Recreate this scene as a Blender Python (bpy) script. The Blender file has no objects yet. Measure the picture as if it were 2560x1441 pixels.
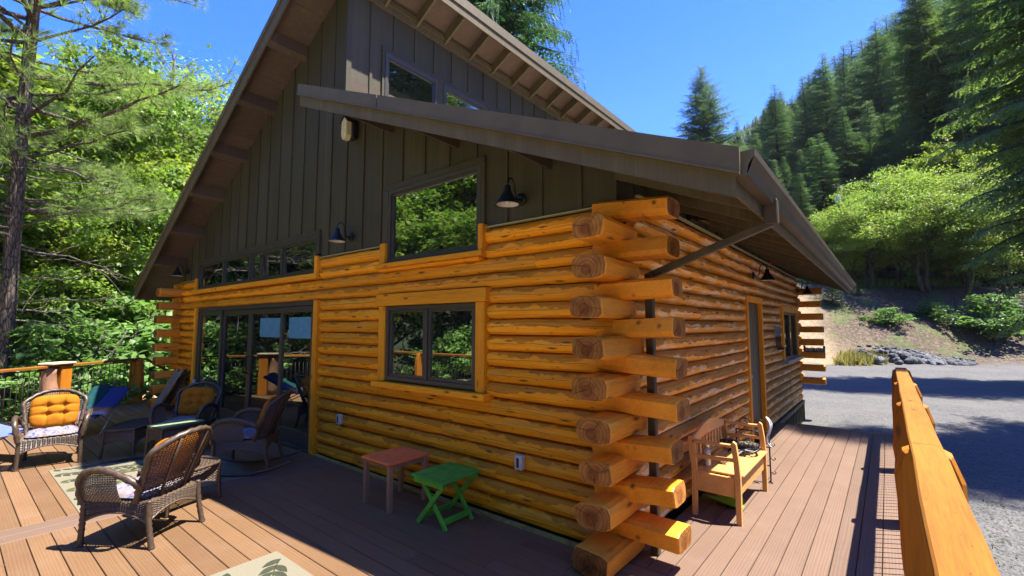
import bpy, bmesh, math, random
import numpy as np
from math import radians as R, sin, cos, pi
from mathutils import Vector, Matrix, noise as mnoise

SC = bpy.context.scene
COL = SC.collection
random.seed(7)
RNG = np.random.default_rng(7)

# ------------------------------------------------------------------ camera, sky, sun, exposure
CAM = Vector((1.663, -3.298, 1.733))
YAW, PITCH, FPX = R(39.08), R(4.74), 1151.0          # heading, tilt, focal length in photo pixels
cd = bpy.data.cameras.new('camera')
cam = bpy.data.objects.new('camera', cd)
COL.objects.link(cam)
cam.location = CAM
cam.rotation_euler = (R(90) + PITCH, 0, YAW)
cd.sensor_width = 36.0
cd.lens = FPX * 36.0 / 2560.0
cd.clip_start, cd.clip_end = 0.05, 3000
SC.camera = cam

SUN = Vector((0.357, 0.22, 1.0)).normalized()         # towards the sun, read from the eave and rail shadows
w = bpy.data.worlds.new('World')
SC.world = w
w.use_nodes = True
nt = w.node_tree
bg = nt.nodes['Background']
sky = nt.nodes.new('ShaderNodeTexSky')
sky.sky_type = 'NISHITA'
sky.sun_disc = False
sky.sun_elevation = math.asin(SUN.z)
sky.sun_rotation = math.atan2(SUN.x, SUN.y)
sky.altitude = 600
sky.air_density = 1.0
sky.dust_density = 0.25
sky.ozone_density = 2.5
hs = nt.nodes.new('ShaderNodeHueSaturation')
hs.inputs['Saturation'].default_value = 1.42
hs.inputs['Hue'].default_value = 0.524
nt.links.new(sky.outputs[0], hs.inputs['Color'])
nt.links.new(hs.outputs[0], bg.inputs[0])
bg.inputs[1].default_value = 0.05
sl = bpy.data.lights.new('sun', 'SUN')
sl.energy = 2.0
sl.angle = R(0.53)
sl.color = (1.0, 0.94, 0.84)
so = bpy.data.objects.new('sun', sl)
COL.objects.link(so)
so.location = (20, 12, 50)
so.rotation_euler = (-SUN).to_track_quat('-Z', 'Y').to_euler()
SC.view_settings.view_transform = 'Standard'
SC.view_settings.look = 'None'
SC.view_settings.gamma = 1
SC.view_settings.use_curve_mapping = False
SC.view_settings.exposure = 3.25
SC.cycles.max_bounces = 8
SC.cycles.diffuse_bounces = 6
SC.cycles.glossy_bounces = 4
SC.cycles.transmission_bounces = 4
SC.cycles.transparent_max_bounces = 8
SC.cycles.sample_clamp_indirect = 6
SC.cycles.use_denoising = True

# ------------------------------------------------------------------ placing helpers
_f = Vector((-sin(YAW) * cos(PITCH), cos(YAW) * cos(PITCH), sin(PITCH)))
_r = Vector((cos(YAW), sin(YAW), 0))
_u = _r.cross(_f)

def ray(px, py):
    return _f + _r * ((px - 1280) / FPX) - _u * ((py - 720.5) / FPX)

def at(px, dist):
    """ground point (x, y) seen in photo column px at a horizontal distance dist"""
    d = ray(px, 816)
    h = Vector((d.x, d.y)).normalized() * dist
    return CAM.x + h.x, CAM.y + h.y

def z_at(px, py, dist):
    """height of what is seen at pixel (px, py) at a horizontal distance"""
    d = ray(px, py)
    return CAM.z + dist * d.z / math.hypot(d.x, d.y)

# ------------------------------------------------------------------ object helpers
def tag(o, label=None, cat=None, group=None, kind=None):
    if label: o['label'] = label
    if cat: o['category'] = cat
    if group: o['group'] = group
    if kind: o['kind'] = kind
    return o

def thing(name, label, cat, loc=(0, 0, 0), rz=0.0, group=None, kind=None):
    o = bpy.data.objects.new(name, None)
    o.empty_display_size = 0.2
    COL.objects.link(o)
    o.location = loc
    o.rotation_euler = (0, 0, rz)
    return tag(o, label, cat, group, kind)

def link(name, me, parent=None, loc=None, rot=None):
    o = bpy.data.objects.new(name, me)
    COL.objects.link(o)
    if parent: o.parent = parent
    if loc is not None: o.location = loc
    if rot is not None: o.rotation_euler = rot
    return o

KIDS = {}
def kids(o):
    return [c for c in o.children]

def copy_tree(o, parent=None):
    c = o.copy()
    COL.objects.link(c)
    if parent: c.parent = parent
    for ch in list(o.children):
        copy_tree(ch, c)
    return c

class MB:
    """collects boxes, tubes, prisms and sheets; build() links them as ONE mesh object"""
    def __init__(s):
        s.v, s.f, s.m = [], [], []
        s.sm = []
    def add(s, vs, fs, mi=0, smooth=False):
        b = len(s.v)
        s.v.extend([tuple(p) for p in vs])
        s.f.extend([tuple(i + b for i in f) for f in fs])
        s.m.extend([mi] * len(fs))
        s.sm.extend([smooth] * len(fs))
        return s
    def box(s, x0, x1, y0, y1, z0, z1, mi=0, M=None):
        vs = [Vector((x, y, z)) for x in (x0, x1) for y in (y0, y1) for z in (z0, z1)]
        if M is not None: vs = [M @ p for p in vs]
        return s.add(vs, [(0, 1, 3, 2), (4, 6, 7, 5), (0, 4, 5, 1), (2, 3, 7, 6), (0, 2, 6, 4), (1, 5, 7, 3)], mi)
    def bbox(s, x0, x1, y0, y1, z0, z1, b=0.006, mi=0, M=None):
        """box with bevelled edges"""
        bm = bmesh.new()
        bmesh.ops.create_cube(bm, size=1)
        for p in bm.verts:
            p.co = Vector(((x0 + x1) / 2 + p.co.x * (x1 - x0), (y0 + y1) / 2 + p.co.y * (y1 - y0), (z0 + z1) / 2 + p.co.z * (z1 - z0)))
        bmesh.ops.bevel(bm, geom=list(bm.edges), offset=b, segments=1, affect='EDGES')
        bm.verts.ensure_lookup_table()
        vs = [(M @ p.co if M is not None else p.co.copy()) for p in bm.verts]
        s.add(vs, [[q.index for q in f.verts] for f in bm.faces], mi)
        bm.free()
        return s
    def beam(s, a, b, wx, wy, mi=0, up=(0, 0, 1), bev=0.0):
        """rectangular bar from a to b, wx across, wy along the up side"""
        a, b = Vector(a), Vector(b)
        d = (b - a)
        L = d.length
        d.normalize()
        u = Vector(up)
        sd = d.cross(u)
        if sd.length < 1e-5: sd = d.cross(Vector((1, 0, 0)))
        sd.normalize()
        u = sd.cross(d)
        M = Matrix(((sd.x, d.x, u.x, a.x), (sd.y, d.y, u.y, a.y), (sd.z, d.z, u.z, a.z), (0, 0, 0, 1)))
        if bev: return s.bbox(-wx / 2, wx / 2, 0, L, -wy / 2, wy / 2, bev, mi, M)
        return s.box(-wx / 2, wx / 2, 0, L, -wy / 2, wy / 2, mi, M)
    def tube(s, pts, rad, n=8, mi=0, smooth=True, caps=True, twist=None, flat=1.0):
        pts = [Vector(p) for p in pts]
        if not hasattr(rad, '__len__'): rad = [rad] * len(pts)
        rings = []
        prev = None
        acc = 0.0
        for i, p in enumerate(pts):
            t = (pts[min(i + 1, len(pts) - 1)] - pts[max(i - 1, 0)])
            if t.length < 1e-9: t = Vector((0, 0, 1))
            t.normalize()
            if prev is None:
                a = Vector((0, 0, 1)) if abs(t.z) < 0.9 else Vector((1, 0, 0))
                nrm = (a - t * a.dot(t)).normalized()
            else:
                nrm = (prev - t * prev.dot(t))
                nrm = nrm.normalized() if nrm.length > 1e-6 else prev
            prev = nrm
            bn = t.cross(nrm)
            if i: acc += (p - pts[i - 1]).length
            ring = []
            for k in range(n):
                an = 2 * pi * k / n
                rr = rad[i]
                if twist: rr *= 1 + 0.16 * sin(2 * an + acc * twist)
                ring.append(p + nrm * (cos(an) * rr) + bn * (sin(an) * rr * flat))
            rings.append(ring)
        vs = [p for r in rings for p in r]
        fs = []
        for i in range(len(pts) - 1):
            for k in range(n):
                fs.append((i * n + k, i * n + (k + 1) % n, (i + 1) * n + (k + 1) % n, (i + 1) * n + k))
        if caps:
            fs.append(tuple(range(n))[::-1])
            fs.append(tuple((len(pts) - 1) * n + k for k in range(n)))
        return s.add(vs, fs, mi, smooth)
    def prism(s, poly, axis, a, b, mi=0, capmi=None):
        """2D outline swept along an axis: x -> (y,z), y -> (x,z), z -> (x,y)"""
        def P(t, q):
            return {'x': (t, q[0], q[1]), 'y': (q[0], t, q[1]), 'z': (q[0], q[1], t)}[axis]
        n = len(poly)
        s.add([P(a, q) for q in poly] + [P(b, q) for q in poly],
              [(k, (k + 1) % n, n + (k + 1) % n, n + k) for k in range(n)], mi)
        c = mi if capmi is None else capmi
        s.add([P(a, q) for q in poly], [tuple(range(n))[::-1]], c)
        s.add([P(b, q) for q in poly], [tuple(range(n))], c)
        return s
    def lathe(s, prof, n=16, mi=0, M=None, smooth=True):
        vs = []
        for r, z in prof:
            for k in range(n):
                p = Vector((r * cos(2 * pi * k / n), r * sin(2 * pi * k / n), z))
                vs.append(M @ p if M is not None else p)
        fs = [(i * n + k, i * n + (k + 1) % n, (i + 1) * n + (k + 1) % n, (i + 1) * n + k)
              for i in range(len(prof) - 1) for k in range(n)]
        return s.add(vs, fs, mi, smooth)
    def sheet(s, fn, nu, nv, mi=0, smooth=True):
        vs = [fn(i / nu, j / nv) for i in range(nu + 1) for j in range(nv + 1)]
        fs = [(i * (nv + 1) + j, (i + 1) * (nv + 1) + j, (i + 1) * (nv + 1) + j + 1, i * (nv + 1) + j + 1)
              for i in range(nu) for j in range(nv)]
        return s.add(vs, fs, mi, smooth)
    def mesh(s, name, mats, fix=True):
        me = bpy.data.meshes.new(name)
        me.from_pydata(s.v, [], s.f)
        if not isinstance(mats, (list, tuple)): mats = [mats]
        for m in mats: me.materials.append(m)
        me.polygons.foreach_set('material_index', s.m)
        me.polygons.foreach_set('use_smooth', s.sm)
        if fix:
            bm = bmesh.new()
            bm.from_mesh(me)
            bmesh.ops.recalc_face_normals(bm, faces=list(bm.faces))
            bm.to_mesh(me)
            bm.free()
        me.update()
        return me
    def build(s, name, mats, parent=None, loc=None, rot=None, fix=True):
        return link(name, s.mesh(name, mats, fix), parent, loc, rot)

# ------------------------------------------------------------------ materials
class N:
    """small node-tree writer"""
    def __init__(s, name):
        s.mat = bpy.data.materials.new(name)
        s.mat.use_nodes = True
        s.t = s.mat.node_tree
        s.bsdf = s.t.nodes['Principled BSDF']
        s.out = s.t.nodes['Material Output']
    def n(s, typ, **kw):
        nd = s.t.nodes.new(typ)
        for k, v in kw.items():
            if k in nd.inputs: s.put(nd.inputs[k], v)
            else: setattr(nd, k, v)
        return nd
    def put(s, sock, v):
        if isinstance(v, bpy.types.NodeSocket): s.t.links.new(v, sock)
        else: sock.default_value = v
    def coord(s, kind='Object', scale=(1, 1, 1), loc=(0, 0, 0), rot=(0, 0, 0), rnd=0.0):
        tc = s.n('ShaderNodeTexCoord')
        mp = s.n('ShaderNodeMapping')
        mp.inputs['Scale'].default_value = scale
        mp.inputs['Location'].default_value = loc
        mp.inputs['Rotation'].default_value = rot
        v = tc.outputs[kind]
        if rnd:
            oi = s.n('ShaderNodeObjectInfo')
            ml = s.n('ShaderNodeMath', operation='MULTIPLY')
            s.put(ml.inputs[0], oi.outputs['Random']); ml.inputs[1].default_value = rnd
            va = s.n('ShaderNodeVectorMath', operation='ADD')
            s.put(va.inputs[0], v); s.put(va.inputs[1], ml.outputs[0])
            v = va.outputs[0]
        s.put(mp.inputs['Vector'], v)
        return mp.outputs[0]
    def noise(s, vec, scale=5, detail=4, rough=0.55, dist=0.0):
        nd = s.n('ShaderNodeTexNoise')
        s.put(nd.inputs['Vector'], vec)
        nd.inputs['Scale'].default_value = scale
        nd.inputs['Detail'].default_value = detail
        nd.inputs['Roughness'].default_value = rough
        nd.inputs['Distortion'].default_value = dist
        return nd.outputs[0]
    def voro(s, vec, scale=5, feature='F1', out=0, rnd=1.0):
        nd = s.n('ShaderNodeTexVoronoi', feature=feature)
        s.put(nd.inputs['Vector'], vec)
        nd.inputs['Scale'].default_value = scale
        nd.inputs['Randomness'].default_value = rnd
        return nd.outputs[out]
    def wave(s, vec, scale=5, dist=2, detail=2, dscale=1, typ='BANDS', d='X', prof='SIN'):
        nd = s.n('ShaderNodeTexWave', wave_type=typ, wave_profile=prof)
        if typ == 'BANDS': nd.bands_direction = d
        else: nd.rings_direction = d
        s.put(nd.inputs['Vector'], vec)
        nd.inputs['Scale'].default_value = scale
        nd.inputs['Distortion'].default_value = dist
        nd.inputs['Detail'].default_value = detail
        nd.inputs['Detail Scale'].default_value = dscale
        return nd.outputs[1]
    def ramp(s, fac, stops, interp='LINEAR'):
        nd = s.n('ShaderNodeValToRGB')
        cr = nd.color_ramp
        cr.interpolation = interp
        while len(cr.elements) < len(stops): cr.elements.new(0.5)
        for e, (p, c) in zip(cr.elements, stops):
            e.position = p
            e.color = (c[0], c[1], c[2], 1) if hasattr(c, '__len__') else (c, c, c, 1)
        s.put(nd.inputs[0], fac)
        return nd.outputs[0]
    def mix(s, fac, a, b, mode='MIX'):
        nd = s.n('ShaderNodeMix', data_type='RGBA', blend_type=mode)
        s.put(nd.inputs[0], fac)
        for i, x in ((6, a), (7, b)):
            if hasattr(x, '__len__') and not isinstance(x, bpy.types.NodeSocket): x = (x[0], x[1], x[2], 1)
            s.put(nd.inputs[i], x)
        return nd.outputs[2]
    def math(s, op, a, b=0.0, c=None):
        nd = s.n('ShaderNodeMath', operation=op)
        s.put(nd.inputs[0], a); s.put(nd.inputs[1], b)
        if c is not None: s.put(nd.inputs[2], c)
        return nd.outputs[0]
    def hsv(s, col, h=0.5, sa=1.0, v=1.0):
        nd = s.n('ShaderNodeHueSaturation')
        s.put(nd.inputs['Hue'], h); s.put(nd.inputs['Saturation'], sa); s.put(nd.inputs['Value'], v)
        s.put(nd.inputs['Color'], col)
        return nd.outputs[0]
    def rand(s, lo=0.8, hi=1.2):
        oi = s.n('ShaderNodeObjectInfo')
        mr = s.n('ShaderNodeMapRange')
        s.put(mr.inputs[0], oi.outputs['Random'])
        mr.inputs[3].default_value = lo; mr.inputs[4].default_value = hi
        return mr.outputs[0]
    def island(s, lo=0.8, hi=1.2):
        g = s.n('ShaderNodeNewGeometry')
        mr = s.n('ShaderNodeMapRange')
        s.put(mr.inputs[0], g.outputs['Random Per Island'])
        mr.inputs[3].default_value = lo; mr.inputs[4].default_value = hi
        return mr.outputs[0]
    def bump(s, h, strength=0.3, dist=0.01):
        nd = s.n('ShaderNodeBump')
        nd.inputs['Strength'].default_value = strength
        nd.inputs['Distance'].default_value = dist
        s.put(nd.inputs['Height'], h)
        s.put(s.bsdf.inputs['Normal'], nd.outputs[0])
        return nd.outputs[0]
    def set(s, col=None, rough=None, metal=None, spec=None, **kw):
        b = s.bsdf.inputs
        if col is not None:
            if hasattr(col, '__len__') and not isinstance(col, bpy.types.NodeSocket): col = (col[0], col[1], col[2], 1)
            s.put(b['Base Color'], col)
        if rough is not None: s.put(b['Roughness'], rough)
        if metal is not None: s.put(b['Metallic'], metal)
        if spec is not None: s.put(b['Specular IOR Level'], spec)
        for k, v in kw.items(): s.put(b[k.replace('_', ' ')], v)
        return s.mat

def simple(name, col, rough=0.6, metal=0.0, var=0.12, nscale=14, spec=0.4, bump=0.0):
    m = N(name)
    c = m.coord('Object')
    nz = m.noise(c, nscale, 5)
    lo = tuple(x * (1 - var) for x in col); hi = tuple(min(1, x * (1 + var)) for x in col)
    m.set(m.ramp(nz, [(0.3, lo), (0.7, hi)]), rough, metal, spec)
    if bump: m.bump(m.noise(c, nscale * 5, 3), bump, 0.004)
    return m.mat

def wood(name, axis, dark, light, knots=True, gloss=0.42, gscale=1.0, patch=None):
    """stained timber: grain drawn out along an axis, knots, drawknife patches"""
    m = N(name)
    st = {'x': (0.5, 9, 9), 'y': (9, 0.5, 9), 'z': (9, 9, 0.5)}[axis]
    st = tuple(a * gscale for a in st)
    v = m.coord('Object', st, rnd=17.0)
    g1 = m.noise(v, 3.2, 6, 0.62, 0.6)
    g2 = m.noise(v, 11, 4, 0.6, 0.2)
    col = m.ramp(g1, [(0.25, dark), (0.55, light), (0.85, tuple(min(1, x * 1.2) for x in light))])
    col = m.mix(0.45, col, m.ramp(g2, [(0.3, tuple(x * 0.62 for x in dark)), (0.6, light)]))
    big = m.noise(m.coord('Object', tuple(0.25 * a if a < 1 else a * 0.12 for a in st), rnd=5.0), 3, 3)
    col = m.mix(m.ramp(big, [(0.35, 0.0), (0.7, 0.55)]), col, patch or tuple(min(1, x * 1.25) for x in light))
    if knots:
        ks = {'x': (2.1, 6.5, 6.5), 'y': (6.5, 2.1, 6.5), 'z': (6.5, 6.5, 2.1)}[axis]
        kv = m.coord('Object', tuple(a * gscale for a in ks), rnd=9.0)
        d = m.voro(kv, 1.15)
        col = m.mix(m.ramp(d, [(0.05, 0.92), (0.10, 0.55), (0.2, 0.0)]), col, (0.07, 0.022, 0.006))
        # fine specks and checks
        d2 = m.voro(m.coord('Object', tuple(a * 2.2 for a in ks), rnd=3.0), 2.2)
        col = m.mix(m.ramp(d2, [(0.04, 0.7), (0.11, 0.0)]), col, (0.05, 0.018, 0.006))
    col = m.hsv(col, 0.5, 1.0, m.rand(0.80, 1.16))
    m.set(col, m.ramp(g1, [(0.2, gloss + 0.18), (0.8, gloss + 0.06)]), 0, 0.32)
    m.bump(m.mix(0.5, g1, g2), 0.35, 0.006)
    return m.mat

def end_grain(name, a, b):
    m = N(name)
    v = m.coord('Object', (1, 0.001, 1), rnd=0.0)
    ln = m.n('ShaderNodeVectorMath', operation='LENGTH')
    nzv = m.noise(m.coord('Object', (1, 1, 1), rnd=4.0), 9, 3)
    vv = m.n('ShaderNodeVectorMath', operation='ADD')
    m.put(vv.inputs[0], v)
    sc = m.n('ShaderNodeVectorMath', operation='SCALE'); m.put(sc.inputs[0], nzv); sc.inputs[3].default_value = 0.03
    m.put(vv.inputs[1], sc.outputs[0])
    m.put(ln.inputs[0], vv.outputs[0])
    rings = m.math('SINE', m.math('MULTIPLY', ln.outputs[1], 215.0))
    col = m.mix(m.math('MULTIPLY_ADD', rings, 0.4, 0.4), a, tuple(x * 0.6 for x in a))
    heart = m.ramp(m.math('ADD', ln.outputs[1], m.math('MULTIPLY', nzv, 0.03)), [(0.062, 1.0), (0.075, 0.0)])
    col = m.mix(m.math('MULTIPLY', heart, 0.75), col, b)
    # radial drying checks
    sx = m.n('ShaderNodeSeparateXYZ'); m.put(sx.inputs[0], v)
    ang = m.math('ARCTAN2', sx.outputs[2], sx.outputs[0])
    ck = m.math('ABSOLUTE', m.math('SINE', m.math('ADD', m.math('MULTIPLY', ang, 1.5), m.rand(0, 6.0))))
    w_ = m.math('MULTIPLY', ck, ln.outputs[1])
    col = m.mix(m.ramp(w_, [(0.0015, 0.95), (0.005, 0.0)]), col, (0.03, 0.012, 0.008))
    blot = m.noise(m.coord('Object', (1, 1, 1), rnd=7.0), 16, 4)
    col = m.mix(m.ramp(blot, [(0.35, 0.45), (0.6, 0.0)]), col, tuple(x * 0.5 for x in b))
    m.set(m.hsv(col, 0.5, 1.0, m.rand(0.62, 1.2)), 0.85, 0, 0.05)
    m.bump(m.noise(m.coord('Object', (40, 4, 40)), 4, 4), 0.4, 0.004)
    return m.mat

def peeled(name, axis, bark_, peel, pale, thr=0.5, palek=0.35):
    """skip-peeled log: brown inner bark left along the crown, drawknife cuts scalloping into it"""
    m = N(name)
    uv = m.n('ShaderNodeUVMap'); uv.uv_map = 'log'
    oi = m.n('ShaderNodeObjectInfo')
    rn = m.math('MULTIPLY', oi.outputs['Random'], 37.0)
    sx = m.n('ShaderNodeSeparateXYZ'); m.put(sx.inputs[0], uv.outputs[0])
    def V(su, sv, off=0.0):
        c = m.n('ShaderNodeCombineXYZ')
        m.put(c.inputs[0], m.math('MULTIPLY', sx.outputs[0], su)); m.put(c.inputs[1], m.math('MULTIPLY', sx.outputs[1], sv)); m.put(c.inputs[2], m.math('ADD', rn, off))
        return c.outputs[0]
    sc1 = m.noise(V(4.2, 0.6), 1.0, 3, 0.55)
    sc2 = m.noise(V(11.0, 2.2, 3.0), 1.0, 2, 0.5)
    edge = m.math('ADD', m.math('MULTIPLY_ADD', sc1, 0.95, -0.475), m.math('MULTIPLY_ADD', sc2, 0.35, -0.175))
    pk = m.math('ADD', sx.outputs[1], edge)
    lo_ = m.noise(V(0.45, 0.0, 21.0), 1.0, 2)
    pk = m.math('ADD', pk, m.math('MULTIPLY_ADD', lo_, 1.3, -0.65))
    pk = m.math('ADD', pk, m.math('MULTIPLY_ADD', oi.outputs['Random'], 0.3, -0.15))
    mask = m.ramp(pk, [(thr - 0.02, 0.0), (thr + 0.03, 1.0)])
    grain = m.noise(V(1.1, 26, 5.0), 1.6, 6, 0.65)
    fine = m.noise(V(5, 70, 8.0), 1.0, 4, 0.6)
    pc = m.mix(m.ramp(grain, [(0.3, 0.0), (0.7, 1.0)]), peel, tuple(min(1, x * 1.25) for x in peel))
    pp = m.noise(V(2.6, 2.5, 11.0), 1.0, 3, .6)
    pc = m.mix(m.ramp(pp, [(0.50, 0.0), (0.56, palek)]), pc, pale)
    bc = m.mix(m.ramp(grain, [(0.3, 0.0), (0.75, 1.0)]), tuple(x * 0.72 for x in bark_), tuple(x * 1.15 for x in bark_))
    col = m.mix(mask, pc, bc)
    col = m.mix(m.ramp(fine, [(0.35, 0.35), (0.6, 0.0)]), col, tuple(x * 0.5 for x in bark_))
    kn = m.n('ShaderNodeTexVoronoi'); m.put(kn.inputs['Vector'], V(2.3, 1.9, 2.0)); kn.inputs['Scale'].default_value = 1.1
    col = m.mix(m.ramp(kn.outputs[0], [(0.06, 0.97), (0.095, 0.7), (0.19, 0.0)]), col, (0.045, 0.016, 0.006))
    k2 = m.n('ShaderNodeTexVoronoi'); m.put(k2.inputs['Vector'], V(6.5, 4.5, 4.0)); k2.inputs['Scale'].default_value = 1.0
    col = m.mix(m.ramp(k2.outputs[0], [(0.07, 0.85), (0.14, 0.0)]), col, (0.05, 0.018, 0.006))
    ck = m.math('ABSOLUTE', m.math('SUBTRACT', m.math('MULTIPLY_ADD', m.noise(V(0.7, 0.0, 6.0), 1.0, 4), 0.5, 0.25), sx.outputs[1]))
    ckm = m.math('MULTIPLY', m.ramp(ck, [(0.006, 1.0), (0.014, 0.0)]), m.ramp(m.noise(V(0.55, 0, 14.0), 1.0, 1), [(0.47, 0.0), (0.50, 0.9)]))
    col = m.mix(ckm, col, (0.03, 0.012, 0.005))
    st_ = m.noise(V(0.55, 5.5, 31.0), 1.0, 5, 0.65)
    col = m.mix(m.ramp(st_, [(0.54, 0.0), (0.70, 0.6)]), col, tuple(x * 0.62 for x in bark_))
    m.set(m.hsv(col, 0.5, 1.0, m.rand(0.72, 1.16)), m.ramp(mask, [(0.0, 0.46), (1.0, 0.62)]), 0, 0.32)
    h_ = m.math('ADD', m.math('MULTIPLY', mask, 1.2), m.math('ADD', grain, m.math('MULTIPLY', fine, .4)))
    m.bump(h_, 0.5, 0.006)
    return m.mat
LOG_D, LOG_L = (0.36, 0.115, 0.010), (0.60, 0.245, 0.022)
LOG_P = (0.66, 0.30, 0.04)
M = {}
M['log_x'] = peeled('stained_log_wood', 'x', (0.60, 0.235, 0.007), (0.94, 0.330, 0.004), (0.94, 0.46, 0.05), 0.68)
M['log_end_x'] = wood('log_end_wood', 'x', (0.48, 0.155, 0.008), (0.76, 0.265, 0.010), patch=(0.84, 0.36, 0.03))
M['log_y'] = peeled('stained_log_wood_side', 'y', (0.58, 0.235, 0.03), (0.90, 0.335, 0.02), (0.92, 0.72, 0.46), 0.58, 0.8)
M['log_end_y'] = wood('log_end_wood_side', 'y', (0.46, 0.155, 0.009), (0.72, 0.26, 0.013), patch=(0.80, 0.38, 0.045))
M['trim'] = wood('stained_trim_board', 'x', (0.62, 0.22, 0.006), (0.86, 0.33, 0.008), gscale=1.4)
M['trim_z'] = wood('stained_trim_board_upright', 'z', (0.62, 0.22, 0.006), (0.86, 0.33, 0.008), gscale=1.4)
M['rail'] = wood('honey_rail_wood', 'y', (0.12, 0.040, 0.001), (0.21, 0.077, 0.001), gscale=0.9, gloss=0.7, patch=(0.29, 0.125, 0.006))
M['post'] = wood('honey_post_wood', 'z', (0.28, 0.09, 0.004), (0.42, 0.145, 0.007), gscale=0.9, gloss=0.5)
M['end'] = end_grain('sawn_log_end', (0.42, 0.180, 0.045), (0.20, 0.066, 0.020))
M['end2'] = end_grain('weathered_log_end', (0.38, 0.185, 0.085), (0.20, 0.075, 0.035))
M['bench'] = wood('oiled_bench_wood', 'y', (0.44, 0.20, 0.055), (0.62, 0.32, 0.10), knots=False, gscale=1.6)
M['bench_z'] = wood('oiled_bench_wood_upright', 'z', (0.44, 0.20, 0.055), (0.62, 0.32, 0.10), knots=False, gscale=1.6)
M['teak'] = wood('weathered_leg_wood', 'z', (0.20, 0.105, 0.06), (0.32, 0.17, 0.10), knots=False, gscale=1.8, gloss=0.6)

def decking(name, axis, a, b):
    m = N(name)
    st = {'x': (0.55, 10, 10), 'y': (10, 0.55, 10)}[axis]
    v = m.coord('Object', st, rnd=31.0)
    # cathedral grain of embossed composite boards
    w_ = m.wave(v, 1.6, 9.0, 3, 0.7, d='Y' if axis == 'x' else 'X')
    fine = m.noise(m.coord('Object', tuple(s_ * 4 for s_ in st), rnd=3.0), 4, 5, 0.65)
    broad = m.noise(m.coord('Object', (0.8, 0.8, 0.8), rnd=11.0), 1.6, 4)
    col = m.mix(m.ramp(broad, [(0.3, 0.0), (0.7, 1.0)]), a, b)
    col = m.mix(m.math('MULTIPLY', w_, 0.42), col, tuple(x * 0.60 for x in a))
    col = m.mix(m.math('MULTIPLY', fine, 0.35), col, tuple(x * 0.62 for x in b))
    dust = m.noise(m.coord('Object', (1, 1, 1)), 2.3, 6, 0.7)
    col = m.mix(m.ramp(dust, [(0.5, 0.0), (0.75, 0.3)]), col, (0.19, 0.13, 0.095))
    spot = m.noise(m.coord('Object', (1, 1, 1)), 7.0, 6, 0.75)
    col = m.mix(m.ramp(spot, [(0.60, 0.0), (0.72, 0.4)]), col, tuple(x * 0.55 for x in a))
    col = m.hsv(col, 0.5, 1.0, m.rand(0.86, 1.12))
    m.set(col, 0.62, 0, 0.3)
    m.bump(m.math('ADD', w_, m.math('MULTIPLY', fine, 1.5)), 0.3, 0.003)
    return m.mat
M['deck_x'] = decking('composite_deck_board', 'x', (0.148, 0.079, 0.037), (0.183, 0.103, 0.050))
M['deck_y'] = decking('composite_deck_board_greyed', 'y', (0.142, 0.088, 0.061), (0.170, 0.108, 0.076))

def siding(name, col, rough=0.6):
    m = N(name)
    v = m.coord('Object', (14, 14, 0.7), rnd=9.0)
    g = m.noise(v, 3, 5, 0.6)
    st = m.noise(m.coord('Object', (1, 1, 0.6)), 1.3, 5, 0.6)
    c = m.mix(m.ramp(g, [(0.3, 0.0), (0.72, 0.8)]), col, tuple(x * 0.62 for x in col))
    sk = m.noise(m.coord('Object', (5, 5, 0.12), rnd=3.0), 2.0, 4, .6)
    c = m.mix(m.ramp(sk, [(0.52, 0.0), (0.7, 0.5)]), c, tuple(x * 1.5 for x in col))
    c = m.mix(m.ramp(st, [(0.45, 0.0), (0.75, 0.35)]), c, tuple(x * 1.35 for x in col))
    m.set(m.hsv(c, 0.5, 1.0, m.rand(0.88, 1.12)), rough, 0, 0.35)
    m.bump(g, 0.35, 0.004)
    return m.mat
M['siding'] = siding('olive_brown_siding', (0.060, 0.053, 0.027))
M['soffit'] = siding('brown_soffit', (0.095, 0.066, 0.047))
M['fascia'] = siding('brown_fascia', (0.108, 0.086, 0.044), 0.6)
M['metal_brown'] = simple('brown_metal_trim', (0.100, 0.080, 0.042), 0.6, 0.0, 0.15, 6, 0.5)
M['gutter'] = simple('brown_gutter_metal', (0.070, 0.054, 0.036), 0.45, 0.1, 0.25, 5, 0.4)
M['flash'] = simple('pale_flashing_strip', (0.36, 0.35, 0.20), 0.5)
M['roof_top'] = simple('brown_metal_roofing', (0.24, 0.185, 0.135), 0.5)
M['win_frame'] = simple('dark_window_frame', (0.048, 0.043, 0.036), 0.4, 0, 0.12, 8, 0.5)
M['black'] = simple('black_metal', (0.012, 0.012, 0.014), 0.38, 0.2, 0.2, 10, 0.5)
M['shade_in'] = simple('pale_shade_lining', (0.5, 0.48, 0.45), 0.5)
M['steel'] = simple('grey_galvanised_metal', (0.38, 0.39, 0.40), 0.4, 0.6)
M['baluster'] = simple('bronze_baluster_metal', (0.06, 0.05, 0.042), 0.4, 0.5)
M['door'] = simple('dark_brown_door_paint', (0.045, 0.030, 0.024), 0.45, 0, 0.2, 4)
M['red'] = simple('red_strobe_lens', (0.65, 0.012, 0.02), 0.25)
M['white_plastic'] = simple('grey_plastic_cover', (0.42, 0.42, 0.41), 0.45)
M['slot'] = simple('dark_slot', (0.02, 0.02, 0.02), 0.6)
M['lens'] = simple('cream_lamp_lens', (0.62, 0.58, 0.36), 0.25)
M['bulb'] = simple('clear_bulb_glass', (0.7, 0.6, 0.4), 0.1)

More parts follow.
